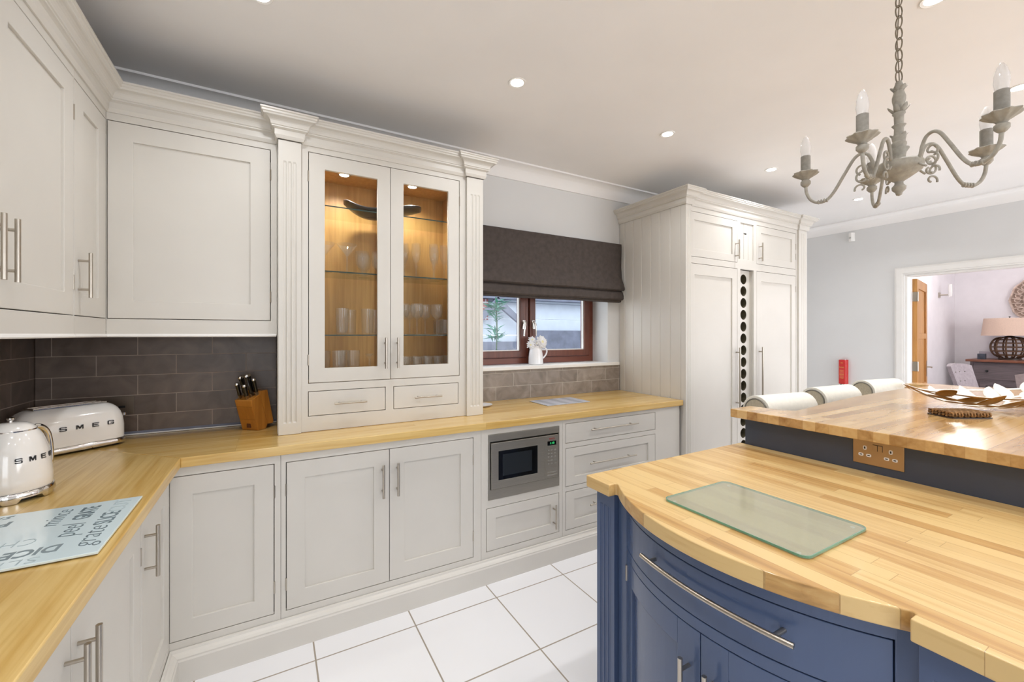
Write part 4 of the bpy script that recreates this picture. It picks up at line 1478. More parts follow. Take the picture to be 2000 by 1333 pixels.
# ---------------------------------------------------------------- glass board, striped sheet and plate on worktops
gb = thing('glass_board', 'clear greenish glass chopping board lying on the island worktop', 'chopping board', (1.17, 0.68, 0.9115))
pr = [(p[0], p[1]) for p in rrect(0.150, 0.197, 0.022, 6, (1.172, 0.682))]
MB().prism(pr, 0.9135, 0.9185).build('flat_sheet', M_GLASSB, gb)
rim = MB()
outer = rrect(0.1505, 0.1975, 0.022, 6, (1.172, 0.682))
innr = rrect(0.1485, 0.1955, 0.020, 6, (1.172, 0.682))
n = len(outer)
vs = [(p[0], p[1], z) for z in (0.9133, 0.9187) for p in outer]+[(p[0], p[1], z) for z in (0.9133, 0.9187) for p in innr]
fs = []
for i in range(n):
    j = (i+1) % n
    fs += [(i, j, n+j, n+i), (n+i, n+j, 3*n+j, 3*n+i), (i, 2*n+i, 2*n+j, j), (2*n+i, 3*n+i, 3*n+j, 2*n+j)]
rim.add(vs, fs)
rim.build('polished_edge', M_GLASSE, gb)
m = MB()
for sx in (-0.13, 0.13):
    for sy in (-0.17, 0.17):
        m.lathe([(0.005, 0.9114), (0.005, 0.9134)], (1.172+sx, 0.682+sy, 0), 12)
m.build('feet', M_CERAMIC, gb)
sb = thing('striped_sheet', 'pale striped sheet on the worktop in front of the window', 'chopping board', (1.84, 2.52, 0.9115))
MB().box(1.66, 2.04, 2.42, 2.66, 0.9125, 0.9165).build('flat_sheet', mat('pale_sheet', (196, 202, 214), 0.12, coat=0.5), sb, bevel=0.001)  # flat pale sheet, slightly darker grey bands laid over it below
m = MB()
for k in range(3):
    m.box(1.70+k*0.115, 1.75+k*0.115, 2.421, 2.659, 0.9166, 0.9168)
m.build('grey_stripes', mat('pale_sheet_bands', (168, 174, 186), 0.15, coat=0.5), sb)
tag(MB().lathe([(0.045, 0.9114), (0.05, 0.9125), (0.078, 0.922), (0.080, 0.924), (0.077, 0.9245), (0.048, 0.916), (0.001, 0.915)], (1.262, 2.655, 0), 40).build('side_plate', M_CERAMIC, smooth=True), 'small white plate on the worktop, mostly hidden by the dresser', 'plate')

# ---------------------------------------------------------------- jug with flowers
JX, JY, JZ = 1.895, 2.935, 1.1633
jg = thing('jug', 'white ceramic jug on the window sill', 'jug', (JX, JY, JZ))
m = MB()
m.lathe([(0.058, 0.0), (0.062, 0.003), (0.062, 0.01), (0.060, 0.05), (0.056, 0.09), (0.050, 0.125), (0.050, 0.140), (0.053, 0.150), (0.055, 0.153), (0.052, 0.153), (0.047, 0.140), (0.047, 0.12), (0.050, 0.03), (0.001, 0.015)], n=40)
m.build('jug_body', M_CERAMIC, jg, smooth=True, local=True)
pts = [(0.050, 0.0, 0.128), (0.072, -0.006, 0.138), (0.094, -0.010, 0.128), (0.102, -0.012, 0.104), (0.094, -0.010, 0.078), (0.076, -0.006, 0.056), (0.058, 0, 0.040)]
MB().tube(smooth_pts(pts), 0.0065, 12).build('handle', M_CERAMIC, jg, smooth=True, local=True)
MB().add([(-0.046, -0.02, 0.150), (-0.046, 0.02, 0.150), (-0.070, 0, 0.158), (-0.050, 0, 0.118)], [(0, 2, 3), (1, 3, 2), (0, 1, 2), (0, 3, 1)]).build('spout', M_CERAMIC, jg, smooth=True, local=True)
def flower(label, c, R_, face, npet, layers, stem_to):
    f = thing('flower', label, 'flower', c, 0, 'white flowers in the jug')
    fz = Vector(face).normalized()
    fx = fz.orthogonal().normalized()
    fy = fz.cross(fx)
    m = MB()
    rnd = random.Random(int(R_*10000)+npet)
    for L in range(layers):
        lr = R_*(1-0.62*L/layers)
        tilt = 0.15+0.95*L/layers
        for k in range(npet):
            a_ = 2*PI*(k+0.5*L)/npet+rnd.uniform(-0.1, 0.1)
            ln = lr*rnd.uniform(0.85, 1.1)
            d = fx*math.cos(a_)+fy*math.sin(a_)
            s_ = fz.cross(d)
            w = R_*0.17
            P_ = []
            for (t, ww) in ((0.05, 0.3), (0.4, 0.9), (0.75, 1.0), (0.95, 0.55), (1.0, 0.1)):
                h = ln*t*math.sin(tilt)+0.10*R_*math.sin(t*PI)
                base = d*(ln*t*math.cos(tilt))+fz*h
                P_.append(tuple(base-s_*w*ww+fz*0.002))
                P_.append(tuple(base+s_*w*ww+fz*0.002))
            m.add(P_, [(2*i, 2*i+1, 2*i+3, 2*i+2) for i in range(4)])
    pe = m.build('petals', M_PETAL, f, smooth=True, local=True)
    so = pe.modifiers.new('solid', 'SOLIDIFY')
    so.thickness = 0.0009
    q = fz.to_track_quat('Z', 'Y').to_matrix().to_4x4()
    MB().lathe([(0.0001, 0.20*R_), (R_*0.22, 0.24*R_), (R_*0.20, 0.40*R_), (0.0001, 0.46*R_)], (0, 0, 0), 16, axis=q.to_3x3()).build('flower_centre', M_PETALC, f, smooth=True, local=True)
    s1 = Vector(stem_to)-Vector(c)
    MB().tube(smooth_pts([(0, 0, 0), tuple(s1*0.4+Vector((0, 0, 0.004))), tuple(s1)]), 0.0022, 8).build('stem', M_STEM, f, smooth=True, local=True)
flower('large white chrysanthemum facing the room from the jug', (JX+0.028, JY-0.035, JZ+0.182), 0.058, (0.15, -1, 0.25), 22, 5, (JX+0.005, JY, JZ+0.06))
flower('small white bloom drooping over the left rim of the jug', (JX-0.062, JY-0.02, JZ+0.160), 0.036, (-0.5, -0.8, 0.1), 12, 3, (JX-0.015, JY, JZ+0.07))
flower('small white bloom at the top left of the jug', (JX-0.042, JY-0.01, JZ+0.198), 0.036, (-0.3, -0.8, 0.5), 12, 3, (JX-0.01, JY, JZ+0.08))
flower('small white bloom between the chrysanthemum and the drooping one', (JX-0.016, JY-0.03, JZ+0.172), 0.030, (0.0, -1, 0.2), 10, 3, (JX, JY, JZ+0.08))

# ---------------------------------------------------------------- glassware in the dresser
def gmesh(prof, n=28):
    m = MB()
    m.lathe(prof, n=n)
    return m
GL = {
 'martini': [(0.036, 0.0), (0.036, 0.002), (0.006, 0.006), (0.004, 0.012), (0.004, 0.085), (0.006, 0.092), (0.055, 0.160), (0.0535, 0.160), (0.001, 0.096)],
 'flute': [(0.034, 0.0), (0.034, 0.002), (0.006, 0.006), (0.0045, 0.012), (0.0045, 0.062), (0.011, 0.070), (0.011, 0.080), (0.009, 0.086), (0.022, 0.118), (0.029, 0.16), (0.026, 0.215), (0.0245, 0.215), (0.027, 0.16), (0.020, 0.12), (0.001, 0.096)],
 'wine': [(0.036, 0.0), (0.036, 0.002), (0.006, 0.006), (0.004, 0.012), (0.004, 0.085), (0.010, 0.092), (0.030, 0.110), (0.038, 0.135), (0.035, 0.185), (0.0335, 0.185), (0.0365, 0.136), (0.028, 0.112), (0.001, 0.096)],
 'highball': [(0.030, 0.0), (0.031, 0.002), (0.034, 0.145), (0.0325, 0.145), (0.0295, 0.012), (0.001, 0.010)],
 'tumbler': [(0.030, 0.0), (0.032, 0.003), (0.036, 0.095), (0.0345, 0.095), (0.030, 0.012), (0.001, 0.010)],
 'goblet': [(0.032, 0.0), (0.032, 0.002), (0.008, 0.008), (0.006, 0.022), (0.014, 0.030), (0.034, 0.055), (0.040, 0.10), (0.036, 0.135), (0.0345, 0.135), (0.038, 0.10), (0.030, 0.058), (0.001, 0.038)],
 'sundae': [(0.034, 0.0), (0.034, 0.002), (0.012, 0.006), (0.020, 0.014), (0.028, 0.028), (0.016, 0.040), (0.007, 0.052), (0.007, 0.10), (0.018, 0.108), (0.024, 0.125), (0.022, 0.125), (0.001, 0.106)],
 'shot': [(0.026, 0.0), (0.030, 0.006), (0.024, 0.014), (0.024, 0.022), (0.030, 0.10), (0.0285, 0.10), (0.022, 0.026), (0.001, 0.024)],
}
KN = {'martini': ('martini_glass', 'martini glass'), 'flute': ('champagne_flute', 'champagne flute'), 'wine': ('wine_glass', 'wine glass'), 'highball': ('highball_glass', 'tall glass'), 'tumbler': ('tumbler', 'tumbler'), 'goblet': ('goblet', 'goblet'), 'sundae': ('stemmed_glass', 'stemmed glass'), 'shot': ('footed_tumbler', 'footed glass')}
proto = {}
def put(kind, x, y, z, label, group):
    if kind in proto:
        o = proto[kind].copy()
        COL.objects.link(o)
    else:
        o = gmesh(GL[kind]).build(KN[kind][0], M_GLASSW, None, smooth=True, local=True)
        proto[kind] = o
    o.location = (x, y, z)
    assert len(label.split()) <= 16, label
    tag(o, label, KN[kind][1], group)
Z3, Z2, Z1_, ZB = 2.0955, 1.7485, 1.4085, 1.1755
put('martini', 0.250, 2.50, Z2, 'martini glass at the left end of the upper glass shelf', 'martini glasses')
put('martini', 0.362, 2.485, Z2, 'martini glass standing second from the left on the upper shelf, nearest the glass', 'martini glasses')
gn = ['front left of', 'front right of', 'back left of', 'back right of']
for (x, y), g_ in zip(((0.450, 2.53), (0.535, 2.50), (0.480, 2.64), (0.570, 2.61)), gn):
    put('goblet', x, y, Z2, 'clear goblet at the %s the middle cluster on the upper shelf' % g_, 'goblets on the upper shelf')
for (x, y), g_ in zip(((0.700, 2.56), (0.765, 2.53), (0.865, 2.50), (0.900, 2.58), (0.935, 2.50)), ('leftmost', 'second from the left', 'middle', 'second from the right', 'rightmost')):
    put('flute', x, y, Z2, 'crystal champagne flute, %s of the five behind the right glass door' % g_, 'champagne flutes')
hb = [(0.215, 2.50, 'at the far left, cut off by the door frame'), (0.335, 2.47, 'standing alone left of centre'), (0.400, 2.62, 'in the back row between two nearer ones'), (0.468, 2.47, 'at the left of the front cluster'), (0.520, 2.53, 'in the middle of the right cluster'), (0.560, 2.46, 'partly behind the door meeting stile')]
for x, y, g_ in hb:
    put('highball', x, y, Z1_, 'tall straight glass, middle shelf, %s' % g_, 'tall straight glasses')
for (x, y), g_ in zip(((0.685, 2.52), (0.752, 2.47), (0.745, 2.60), (0.825, 2.54), (0.880, 2.48)), ('leftmost of the stemmed row', 'second and nearest in the stemmed row', 'behind the nearest one', 'fourth of the stemmed row', 'last before the short tumblers')):
    put('wine', x, y, Z1_, 'wine glass on the middle shelf, %s' % g_, 'wine glasses')
for (x, y), g_ in zip(((0.938, 2.50), (0.972, 2.58), (0.955, 2.66)), ('nearest', 'middle', 'furthest back')):
    put('tumbler', x, y, Z1_, 'short tumbler at the right end of the middle shelf, %s of three' % g_, 'short tumblers')
for (x, y), g_ in zip(((0.245, 2.50), (0.318, 2.47), (0.355, 2.56), (0.395, 2.48)), ('leftmost', 'second from the left', 'set back behind its neighbours', 'rightmost')):
    put('highball', x, y, ZB, 'tall glass on the dresser floor, left door, %s of four' % g_, 'glasses on the dresser floor')
put('sundae', 0.480, 2.47, ZB+0.03-0.03, 'ornate stemmed glass on the dresser floor left of the door handles', 'glasses on the dresser floor')
k = 0
names_ = ['first', 'second', 'third', 'fourth', 'fifth']
for row, y in enumerate((2.48, 2.58)):
    for i_ in range(5):
        put('shot', 0.695+0.064*i_+0.018*row, y, ZB, 'footed crystal glass on the dresser floor, %s from left in %s row' % (names_[i_], ('front', 'back')[row]), 'footed crystal glasses')
# dark dish
dm = MB()
NU, NV = 40, 10
vs, fs = [], []
for i in range(NU+1):
    u = -1+2*i/NU
    hw = 0.115*(1-abs(u)**2.4)**0.55+0.004 if abs(u) < 1 else 0.004
    for j in range(NV+1):
        v = -1+2*j/NV
        x = u*0.215
        y = v*hw
        z = 0.006+0.060*abs(u)**2.2+0.035*abs(v)**2*(1-0.3*abs(u))+0.016*math.sin(u*3)
        vs.append((x, y, z-0.004))
for i in range(NU):
    for j in range(NV):
        a_ = i*(NV+1)+j
        fs.append((a_, a_+1, a_+NV+2, a_+NV+1))
dm.add(vs, fs)
dish = dm.build('serving_dish', M_EBONY, None, smooth=True, local=True)
s_ = dish.modifiers.new('solid', 'SOLIDIFY')
s_.thickness = 0.006
s_.offset = 1
dish.location = (0.575, 2.55, Z3+0.002)
dish.rotation_euler = (0, 0, -0.12)
tag(dish, 'dark curved wooden dish on the top glass shelf of the dresser', 'dish')

# ---------------------------------------------------------------- downlights
for i_, (x, y) in enumerate(DOWNLIGHTS):
    lamp('downlight_beam', 'AREA', (x, y, CE-0.012), P_DOWN, COL_DOWN, (0, 0, 0), shape='DISK', size=0.06, spread=math.radians(135))
    if not (y > 1.8 or (y > 0.6 and x > 3 and x < 4) or (abs(x-2.23) < 0.01 and y > 0.6)):
        continue
    where = {(-0.04, 1.88): 'at the top edge of the picture above the left cupboards', (1.10, 1.88): 'second in the row over the base units', (2.23, 1.88): 'third in the row, above the window end of the worktop', (3.42, 1.88): 'fourth in the row, in front of the tall cupboard', (3.42, 0.61): 'at the right edge beside the tallest chandelier candle', (4.90, 1.88): 'furthest in the row, behind the chandelier'}.get((x, y), 'at the top edge of the picture, right of the chandelier chain')
    d = thing('downlight', 'recessed white ceiling downlight '+where, 'downlight', (x, y, CE-0.006), 0, 'ceiling downlights')
    MB().lathe([(0.034, 0.004), (0.043, 0.0015), (0.046, 0.003), (0.046, 0.0058), (0.034, 0.0058)], n=28).build('trim_ring', M_TRIM, d, smooth=True, local=True)
    MB().lathe([(0.0001, 0.0035), (0.033, 0.0035), (0.033, 0.0050), (0.0001, 0.0050)], n=24).build('lamp_face', M_LAMP, d, local=True)

# ---------------------------------------------------------------- chandelier
CX, CY = 1.93, 0.622
ch = thing('chandelier', 'chalky grey five arm candle chandelier hanging on a chain over the bar', 'chandelier', (CX, CY, 1.90))
def L(z): return z-1.90
col = [(0.0001, 1.900), (0.008, 1.904), (0.010, 1.912), (0.019, 1.922), (0.020, 1.932), (0.012, 1.942), (0.012, 1.950), (0.030, 1.962), (0.062, 1.985), (0.066, 1.998), (0.066, 2.012), (0.060, 2.018), (0.022, 2.022), (0.018, 2.035), (0.020, 2.052), (0.028, 2.064), (0.028, 2.067), (0.018, 2.070), (0.021, 2.080), (0.021, 2.086), (0.017, 2.092), (0.019, 2.102), (0.020, 2.110), (0.014, 2.120), (0.013, 2.140), (0.020, 2.150), (0.013, 2.154), (0.014, 2.185), (0.018, 2.190), (0.018, 2.193), (0.011, 2.200), (0.016, 2.225), (0.019, 2.240), (0.019, 2.250), (0.013, 2.272), (0.015, 2.285), (0.011, 2.296), (0.009, 2.305), (0.0001, 2.308)]
MB().lathe([(r_, L(z)) for r_, z in col], n=28).build('turned_column', M_CHAND, ch, smooth=True, local=True)
# leaf collars
for zc, rr, up_ in ((2.205, 0.030, 0.014), (2.112, 0.024, 0.008), (2.280, 0.023, 0.008)):
    m = MB()
    for k in range(6):
        a_ = 2*PI*k/6
        d = Vector((math.cos(a_), math.sin(a_), 0))
        s_ = Vector((-d.y, d.x, 0))
        P_ = []
        for (t, w, h) in ((0.35, 0.008, -0.012), (0.6, 0.009, -0.002), (0.85, 0.007, up_*0.5), (1.0, 0.001, up_)):
            P_.append(tuple(d*rr*t-s_*w+Vector((0, 0, L(zc)+h))))
            P_.append(tuple(d*rr*t+s_*w+Vector((0, 0, L(zc)+h))))
        m.add(P_, [(2*i, 2*i+1, 2*i+3, 2*i+2) for i in range(3)])
    o = m.build('leaf_collar', M_CHAND, ch, smooth=True, local=True)
    sm = o.modifiers.new('solid', 'SOLIDIFY')
    sm.thickness = 0.002
# chain
m = MB()
z = 2.300
k = 0
while z < CE-0.03:
    a_ = (PI/4 if k % 2 else -PI/4)+0.3
    pts = []
    lh, lw = 0.0225, 0.0120
    for q in range(16):
        t = 2*PI*q/16
        pts.append((lw*math.cos(t)*math.cos(a_), lw*math.cos(t)*math.sin(a_), L(z+lh)+lh*math.sin(t)))
    m.tube(pts, 0.0022, 8, closed=True)
    z += 0.0385
    k += 1
m.tube([(0.004, 0.0, L(2.31)), (-0.003, 0.004, L(2.45)), (0.004, 0.0, L(2.6)), (0, 0, L(CE-0.02))], 0.0018, 6)
m.build('chain', mat('aged_chain', (134, 124, 108), 0.6, 0.3), ch, smooth=True, local=True)
MB().lathe([(0.010, L(CE-0.032)), (0.045, L(CE-0.018)), (0.052, L(CE-0.008)), (0.052, L(CE-0.001))], n=28).build('ceiling_rose', M_CHAND, ch, smooth=True, local=True)
YAW = math.radians(29.63)
def arm_prof():
    pts = [(0.050, 0.004, 2.005), (0.066, 0, 2.018), (0.072, 0, 2.045), (0.084, 0, 2.072), (0.104, 0, 2.080), (0.124, 0, 2.066), (0.150, 0, 2.020), (0.182, 0, 1.960), (0.205, 0, 1.932), (0.230, 0, 1.926), (0.255, 0, 1.940), (0.270, 0, 1.970), (0.274, 0, 2.004)]
    return [(p[0], 0, L(p[2])) for p in pts]
for i_ in range(5):
    adeg = -79+72*i_
    lat, dep = math.cos(math.radians(adeg)), math.sin(math.radians(adeg))
    wx = lat*math.cos(YAW)+dep*math.sin(YAW)
    wy = -lat*math.sin(YAW)+dep*math.cos(YAW)
    am = bpy.data.objects.new('arm', None)
    rz = math.atan2(wy, wx)
    a_pts = smooth_pts(arm_prof(), 6)
    m = MB()
    m.tube(a_pts, 0.0056, 12)
    for t in range(4):
        x_ = 0.205+0.009*t
        m.lathe([(0.006, -0.003), (0.0088, -0.0015), (0.0088, 0.0015), (0.006, 0.003)], (x_, 0, L(1.931-0.001*t)), 12, axis=Matrix.Rotation(PI/2, 3, 'Y'))
    arm = m.build('arm', M_CHAND, ch, smooth=True, local=True)
    arm.rotation_euler = (0, 0, rz)
    pan = [(0.006, 1.996), (0.011, 2.000), (0.017, 2.008), (0.017, 2.018), (0.011, 2.024), (0.016, 2.030), (0.034, 2.042), (0.042, 2.050), (0.041, 2.053), (0.030, 2.049), (0.0001, 2.049)]
    MB().lathe([(r_, L(z_)) for r_, z_ in pan], (0.274, 0, 0), 36, wave=(0.09, 9, 6, 8)).build('drip_pan', M_CHAND, arm, smooth=True, local=True)
    MB().lathe([(0.0165, L(2.050)), (0.0165, L(2.118)), (0.0150, L(2.119)), (0.0150, L(2.110)), (0.0001, L(2.110))], (0.274, 0, 0), 24).build('candle_sleeve', M_CHAND_D, arm, smooth=True, local=True)
    MB().lathe([(0.0125, L(2.111)), (0.0150, L(2.124)), (0.0172, L(2.142)), (0.0160, L(2.165)), (0.0105, L(2.186)), (0.004, L(2.198)), (0.0001, L(2.200))], (0.274, 0, 0), 24).build('candle_bulb', M_BULBG, arm, smooth=True, local=True)
    def scroll(c, r0, r1, t0, t1, n=20):
        return [(c[0]+(r0+(r1-r0)*q/n)*math.cos(t0+(t1-t0)*q/n), 0, c[1]+(r0+(r1-r0)*q/n)*math.sin(t0+(t1-t0)*q/n)) for q in range(n+1)]
    m = MB()
    m.tube(scroll((0.098, L(2.022)), 0.004, 0.022, 5.5, -1.2), 0.0036, 8)
    m.tube(scroll((0.098, L(1.990)), 0.024, 0.007, 1.5, -4.2), 0.0036, 8)
    m.tube(scroll((0.104, L(1.952)), 0.006, 0.019, 4.4, -0.4), 0.0034, 8)
    m.tube([(0.056, 0, L(2.0)), (0.070, 0, L(1.985)), (0.084, 0, L(1.975))], 0.0036, 8)
    m.build('scroll', M_CHAND, arm, smooth=True, local=True)

# ---------------------------------------------------------------- bar stools
def stool(cx, cy, label, rz=0.0, proto_=None):
    if proto_ is not None:
        o = copy_tree(proto_)
        o.location = (cx, cy, 0)
        o.rotation_euler = (0, 0, rz)
        tag(o, label, 'bar stool', 'bar stools along the breakfast bar')
        return o
    t = thing('bar_stool', label, 'bar stool', (cx, cy, 0), rz, 'bar stools along the breakfast bar')
    hw = 0.19
    # side profile: (y, z) back curls away from the bar
    cyr, czr, rr = 0.035, 1.012, 0.078
    roll = [(cyr+rr*math.cos(a_), czr+rr*math.sin(a_)) for a_ in [math.radians(d) for d in range(200, -150, -14)]]
    prof = [(-0.035, 0.62), (-0.045, 0.80), (-0.052, 0.93)]+roll+[(0.02, 0.90), (0.012, 0.80), (0.02, 0.62)]
    m = MB()
    m.prism(prof, -hw, hw, lambda a_, b_, d_: (d_, a_, b_))
    m.build('backrest', M_FABRIC, t, smooth=True, local=True, bevel=0.012, seg=4, bang=50)
    cap_r = [(cyr+(rr-0.016)*math.cos(a_), czr+(rr-0.016)*math.sin(a_)) for a_ in [math.radians(d) for d in range(0, 360, 15)]]
    for s in (-1, 1):
        m = MB()
        m.prism(cap_r, s*(hw+0.0003), s*(hw+0.003), lambda a_, b_, d_: (d_, a_, b_))
        c_ = m.build('roll_end', M_FABRIC_S, t, local=True)
        m = MB()
        m.tube([(s*(hw+0.002), p[0], p[1]) for p in cap_r], 0.0038, 8, closed=True)
        m.build('piping', M_PIPING, c_, smooth=True, local=True)
    MB().box(-0.19, 0.19, -0.38, -0.03, 0.62, 0.70).build('seat', M_FABRIC, t, local=True, bevel=0.02, seg=3)
    for sx in (-1, 1):
        for (y0, y1) in ((-0.36, -0.38), (-0.06, 0.01)):
            m = MB()
            m.tube([(sx*0.165, y0, 0.62), (sx*0.185, y1, 0.0)], [0.022, 0.014], 4)
            m.build('leg', M_DARKWOOD, t, local=True)
    m = MB()
    m.tube([(-0.175, -0.37, 0.22), (0.175, -0.37, 0.22)], 0.010, 8)
    m.build('footrest', M_DARKWOOD, t, local=True, smooth=True)
    return t
st0 = stool(2.375, 1.225, 'ivory bar stool with rolled back, nearest the blue upstand end of the bar', -0.12)
stool(3.02, 1.265, 'ivory bar stool with rolled back, middle of the three at the bar', -0.07, st0)
stool(3.76, 1.290, 'ivory bar stool with rolled back, furthest along the bar towards the doorway', -0.14, st0)

# ---------------------------------------------------------------- leaf bowl and wicker coaster on the bar
BWX, BWY = 2.80, 0.585
bw = MB()
A_, B_ = 0.375, 0.165
def bsurf(a_, b_, off=0.0):
    r2 = (a_/A_)**2
    s2 = (b_/B_)**2
    z = 0.010+0.105*r2+0.072*s2
    return (a_, b_, z+off)
leaves = []
def leaf(ca, cb, ang_, ln, wd):
    vs = []
    N = 12
    for i in range(N+1):
        t = i/N
        w = wd*math.sin(PI*min(1, t*0.93+0.07))**0.75
        for s in (-1, -0.5, 0, 0.5, 1):
            a_ = ca+ln*t*math.cos(ang_)-w*s*math.sin(ang_)
            b_ = cb+ln*t*math.sin(ang_)+w*s*math.cos(ang_)
            vs.append(bsurf(a_, b_))
    fs = []
    for i in range(N):
        for j in range(4):
            q = i*5+j
            fs.append((q, q+1, q+6, q+5))
    bw.add(vs, fs)
def vine(P_, w):
    vs = []
    P_ = [Vector((p[0], p[1], 0)) for p in P_]
    P_ = smooth_pts([tuple(p) for p in P_], 8)
    for i, p in enumerate(P_):
        d = (P_[min(i+1, len(P_)-1)]-P_[max(0, i-1)]).normalized()
        n_ = Vector((-d.y, d.x, 0))
        for s in (-1, 1):
            q = p+n_*w*s
            vs.append(bsurf(q.x, q.y))
    bw.add(vs, [(2*i, 2*i+1, 2*i+3, 2*i+2) for i in range(len(P_)-1)])
for sgn in (-1, 1):
    vine([(-0.37, 0.0), (-0.30, 0.045*sgn), (-0.15, 0.075*sgn), (0.0, 0.085*sgn), (0.15, 0.075*sgn), (0.30, 0.045*sgn), (0.37, 0)], 0.0055)
    vine([(-0.36, 0.0), (-0.27, 0.09*sgn), (-0.12, 0.138*sgn), (0.0, 0.150*sgn), (0.12, 0.138*sgn), (0.27, 0.09*sgn), (0.36, 0)], 0.004)
vine([(-0.372, 0), (-0.15, 0.010), (0.0, 0.0), (0.15, -0.010), (0.372, 0)], 0.012)
for sgn in (-1, 1):
    for k in range(8):
        a_ = -0.285+0.076*k
        lim = 0.165*math.sqrt(max(0.0, 1-(a_/0.39)**2))
        leaf(a_, sgn*0.45*lim, sgn*(1.35-0.45*(k % 2)), 0.52*lim+0.015, 0.027)
        leaf(a_+0.03, sgn*0.36*lim, sgn*0.45, 0.060, 0.015)
        leaf(a_, 0.01*sgn, sgn*0.8, 0.060, 0.016)
bo = bw.build('leaf_bowl', [M_IVORY, M_GOLD, M_IVORY], None, smooth=True, local=True)
# make every face look up before it gets its thickness: ivory inside, gold outside
bm = bmesh.new()
bm.from_mesh(bo.data)
for f in bm.faces:
    f.normal_update()
    if f.normal.z < 0:
        f.normal_flip()
bm.to_mesh(bo.data)
bm.free()
for p in bo.data.polygons:
    p.material_index = 0
s_ = bo.modifiers.new('solid', 'SOLIDIFY')
s_.thickness = 0.003
s_.offset = -1
s_.material_offset = 1
s_.material_offset_rim = 0
bo.location = (BWX, BWY, 1.0715)
bo.rotation_euler = (0, 0, -YAW-0.02)
tag(bo, 'oval openwork leaf bowl, ivory inside and gold outside, on the bar', 'bowl')
wk = thing('wicker_coaster', 'woven brown wicker coaster in front of the leaf bowl', 'coaster', (2.475, 0.605, 1.0705), -YAW-0.05)
m = MB()
for L_ in range(2):
    for k in range(7):
        y_ = -0.045+0.015*k
        pts = [(-0.078+0.156*q/26, y_, 0.009+0.011*L_+0.0025*math.sin(q*PI/2+k*PI+L_)) for q in range(27)]
        m.tube(pts, 0.0048, 6)
for q in range(13):
    x_ = -0.072+0.012*q
    m.tube([(x_, -0.050, 0.008), (x_, -0.053, 0.014), (x_, -0.050, 0.022), (x_, 0.0, 0.024), (x_, 0.050, 0.022), (x_, 0.053, 0.014), (x_, 0.050, 0.008)], 0.003, 6)
m.build('woven_canes', M_WICKER, wk, smooth=True, local=True)
MB().prism(rrect(0.082, 0.056, 0.012, 4), 0.0002, 0.004).build('base', M_DARKWOOD, wk, local=True)

# ---------------------------------------------------------------- wall fittings on the right wall
fb_ = thing('fire_blanket', 'red fire blanket case on the white wall behind the bar stools', 'fire blanket', (XR, 2.365, 0.815))
m = MB()
m.prism([(XR-0.001, 2.320), (XR-0.045, 2.325), (XR-0.055, 2.337), (XR-0.055, 2.393), (XR-0.045, 2.401), (XR-0.001, 2.403)], 0.835, 1.115)
m.build('case', M_RED, fb_, bevel=0.004, seg=2)
m = MB()
for dy in (0.010, 0.036):
    m.box(XR-0.050, XR-0.042, 2.333+dy, 2.347+dy, 0.80, 0.836)
m.build('pull_tabs', M_DARK, fb_)
m = MB()
MBl = lambda a_, b_, d_: (XR-0.0552-d_, a_, b_)
m.mbox(MBl, 2.343, 2.387, 1.018, 1.034, 0, 0.0006)
m.mbox(MBl, 2.343, 2.387, 0.90, 1.0, 0, 0.0006)
m.build('label_panel', mat('label_red', (206, 84, 66), 0.4), fb_)
m = MB()
for k in range(5):
    tm = text_mesh(('FIRE', 'BLANKET', 'PULL', 'DOWN', 'TABS')[k], 0.016, 0.0002, sx=0.75)
    m.mesh(tm, Matrix.Translation((XR-0.0562, 2.365, 1.07-0.0-0.042*k if k else 1.078)) @ Matrix.Rotation(-PI/2, 4, 'Z') @ Matrix.Rotation(PI/2, 4, 'X'))
m.build('lettering', M_YELLOW, fb_)
dt = thing('alarm_sensor', 'small white alarm sensor high on the right wall', 'alarm sensor', (XR, 2.285, 2.47))
MB().prism([(XR-0.001, 2.255), (XR-0.03, 2.26), (XR-0.05, 2.275), (XR-0.05, 2.296), (XR-0.03, 2.311), (XR-0.001, 2.315)], 2.475, 2.575).build('housing', M_TRIM, dt, bevel=0.006, seg=3)
MB().box(XR-0.054, XR-0.0505, 2.275, 2.297, 2.505, 2.525).build('lens', mat('sensor_lens', (190, 190, 186), 0.3), dt, bevel=0.001)

# ---------------------------------------------------------------- oak door leaf into the dining room
dl = thing('glazed_oak_door', 'open oak door at the dining room doorway', 'door', (XR+0.125, 1.80, 0.0), math.radians(10.5))
m = MB()
M_ = lambda a_, b_, d_: (a_, d_, b_)
wins = [(0.11, 0.69, 0.25, 0.80), (0.11, 0.69, 0.86, 1.36), (0.11, 0.69, 1.42, 1.90)]
m.plate(M_, (0.0, 0.80, 0.008, 2.00), wins, -0.040, 0.0)
m.build('door_frame', M_OAK_DOOR, dl, local=True, bevel=0.002)
m = MB()
for w_ in wins:
    m.mbox(M_, w_[0]-0.004, w_[1]+0.004, w_[2]-0.004, w_[3]+0.004, -0.026, -0.014)
m.build('door_panels', M_OAK_DOOR, dl, local=True)
m = MB()
for z_ in (0.28, 1.02, 1.76):
    m.box(-0.004, -0.0005, -0.036, -0.002, z_, z_+0.10)
    m.tube([(-0.006, -0.044, z_), (-0.006, -0.044, z_+0.10)], 0.006, 10)
m.build('hinges', M_STEEL, dl, local=True)
m = MB()
m.box(0.715, 0.745, -0.044, -0.0405, 0.92, 1.10)
m.tube([(0.73, -0.044, 1.03), (0.73, -0.085, 1.03), (0.66, -0.088, 1.03)], 0.008, 10)
m.build('lever_handle', M_STEEL, dl, local=True, smooth=True)

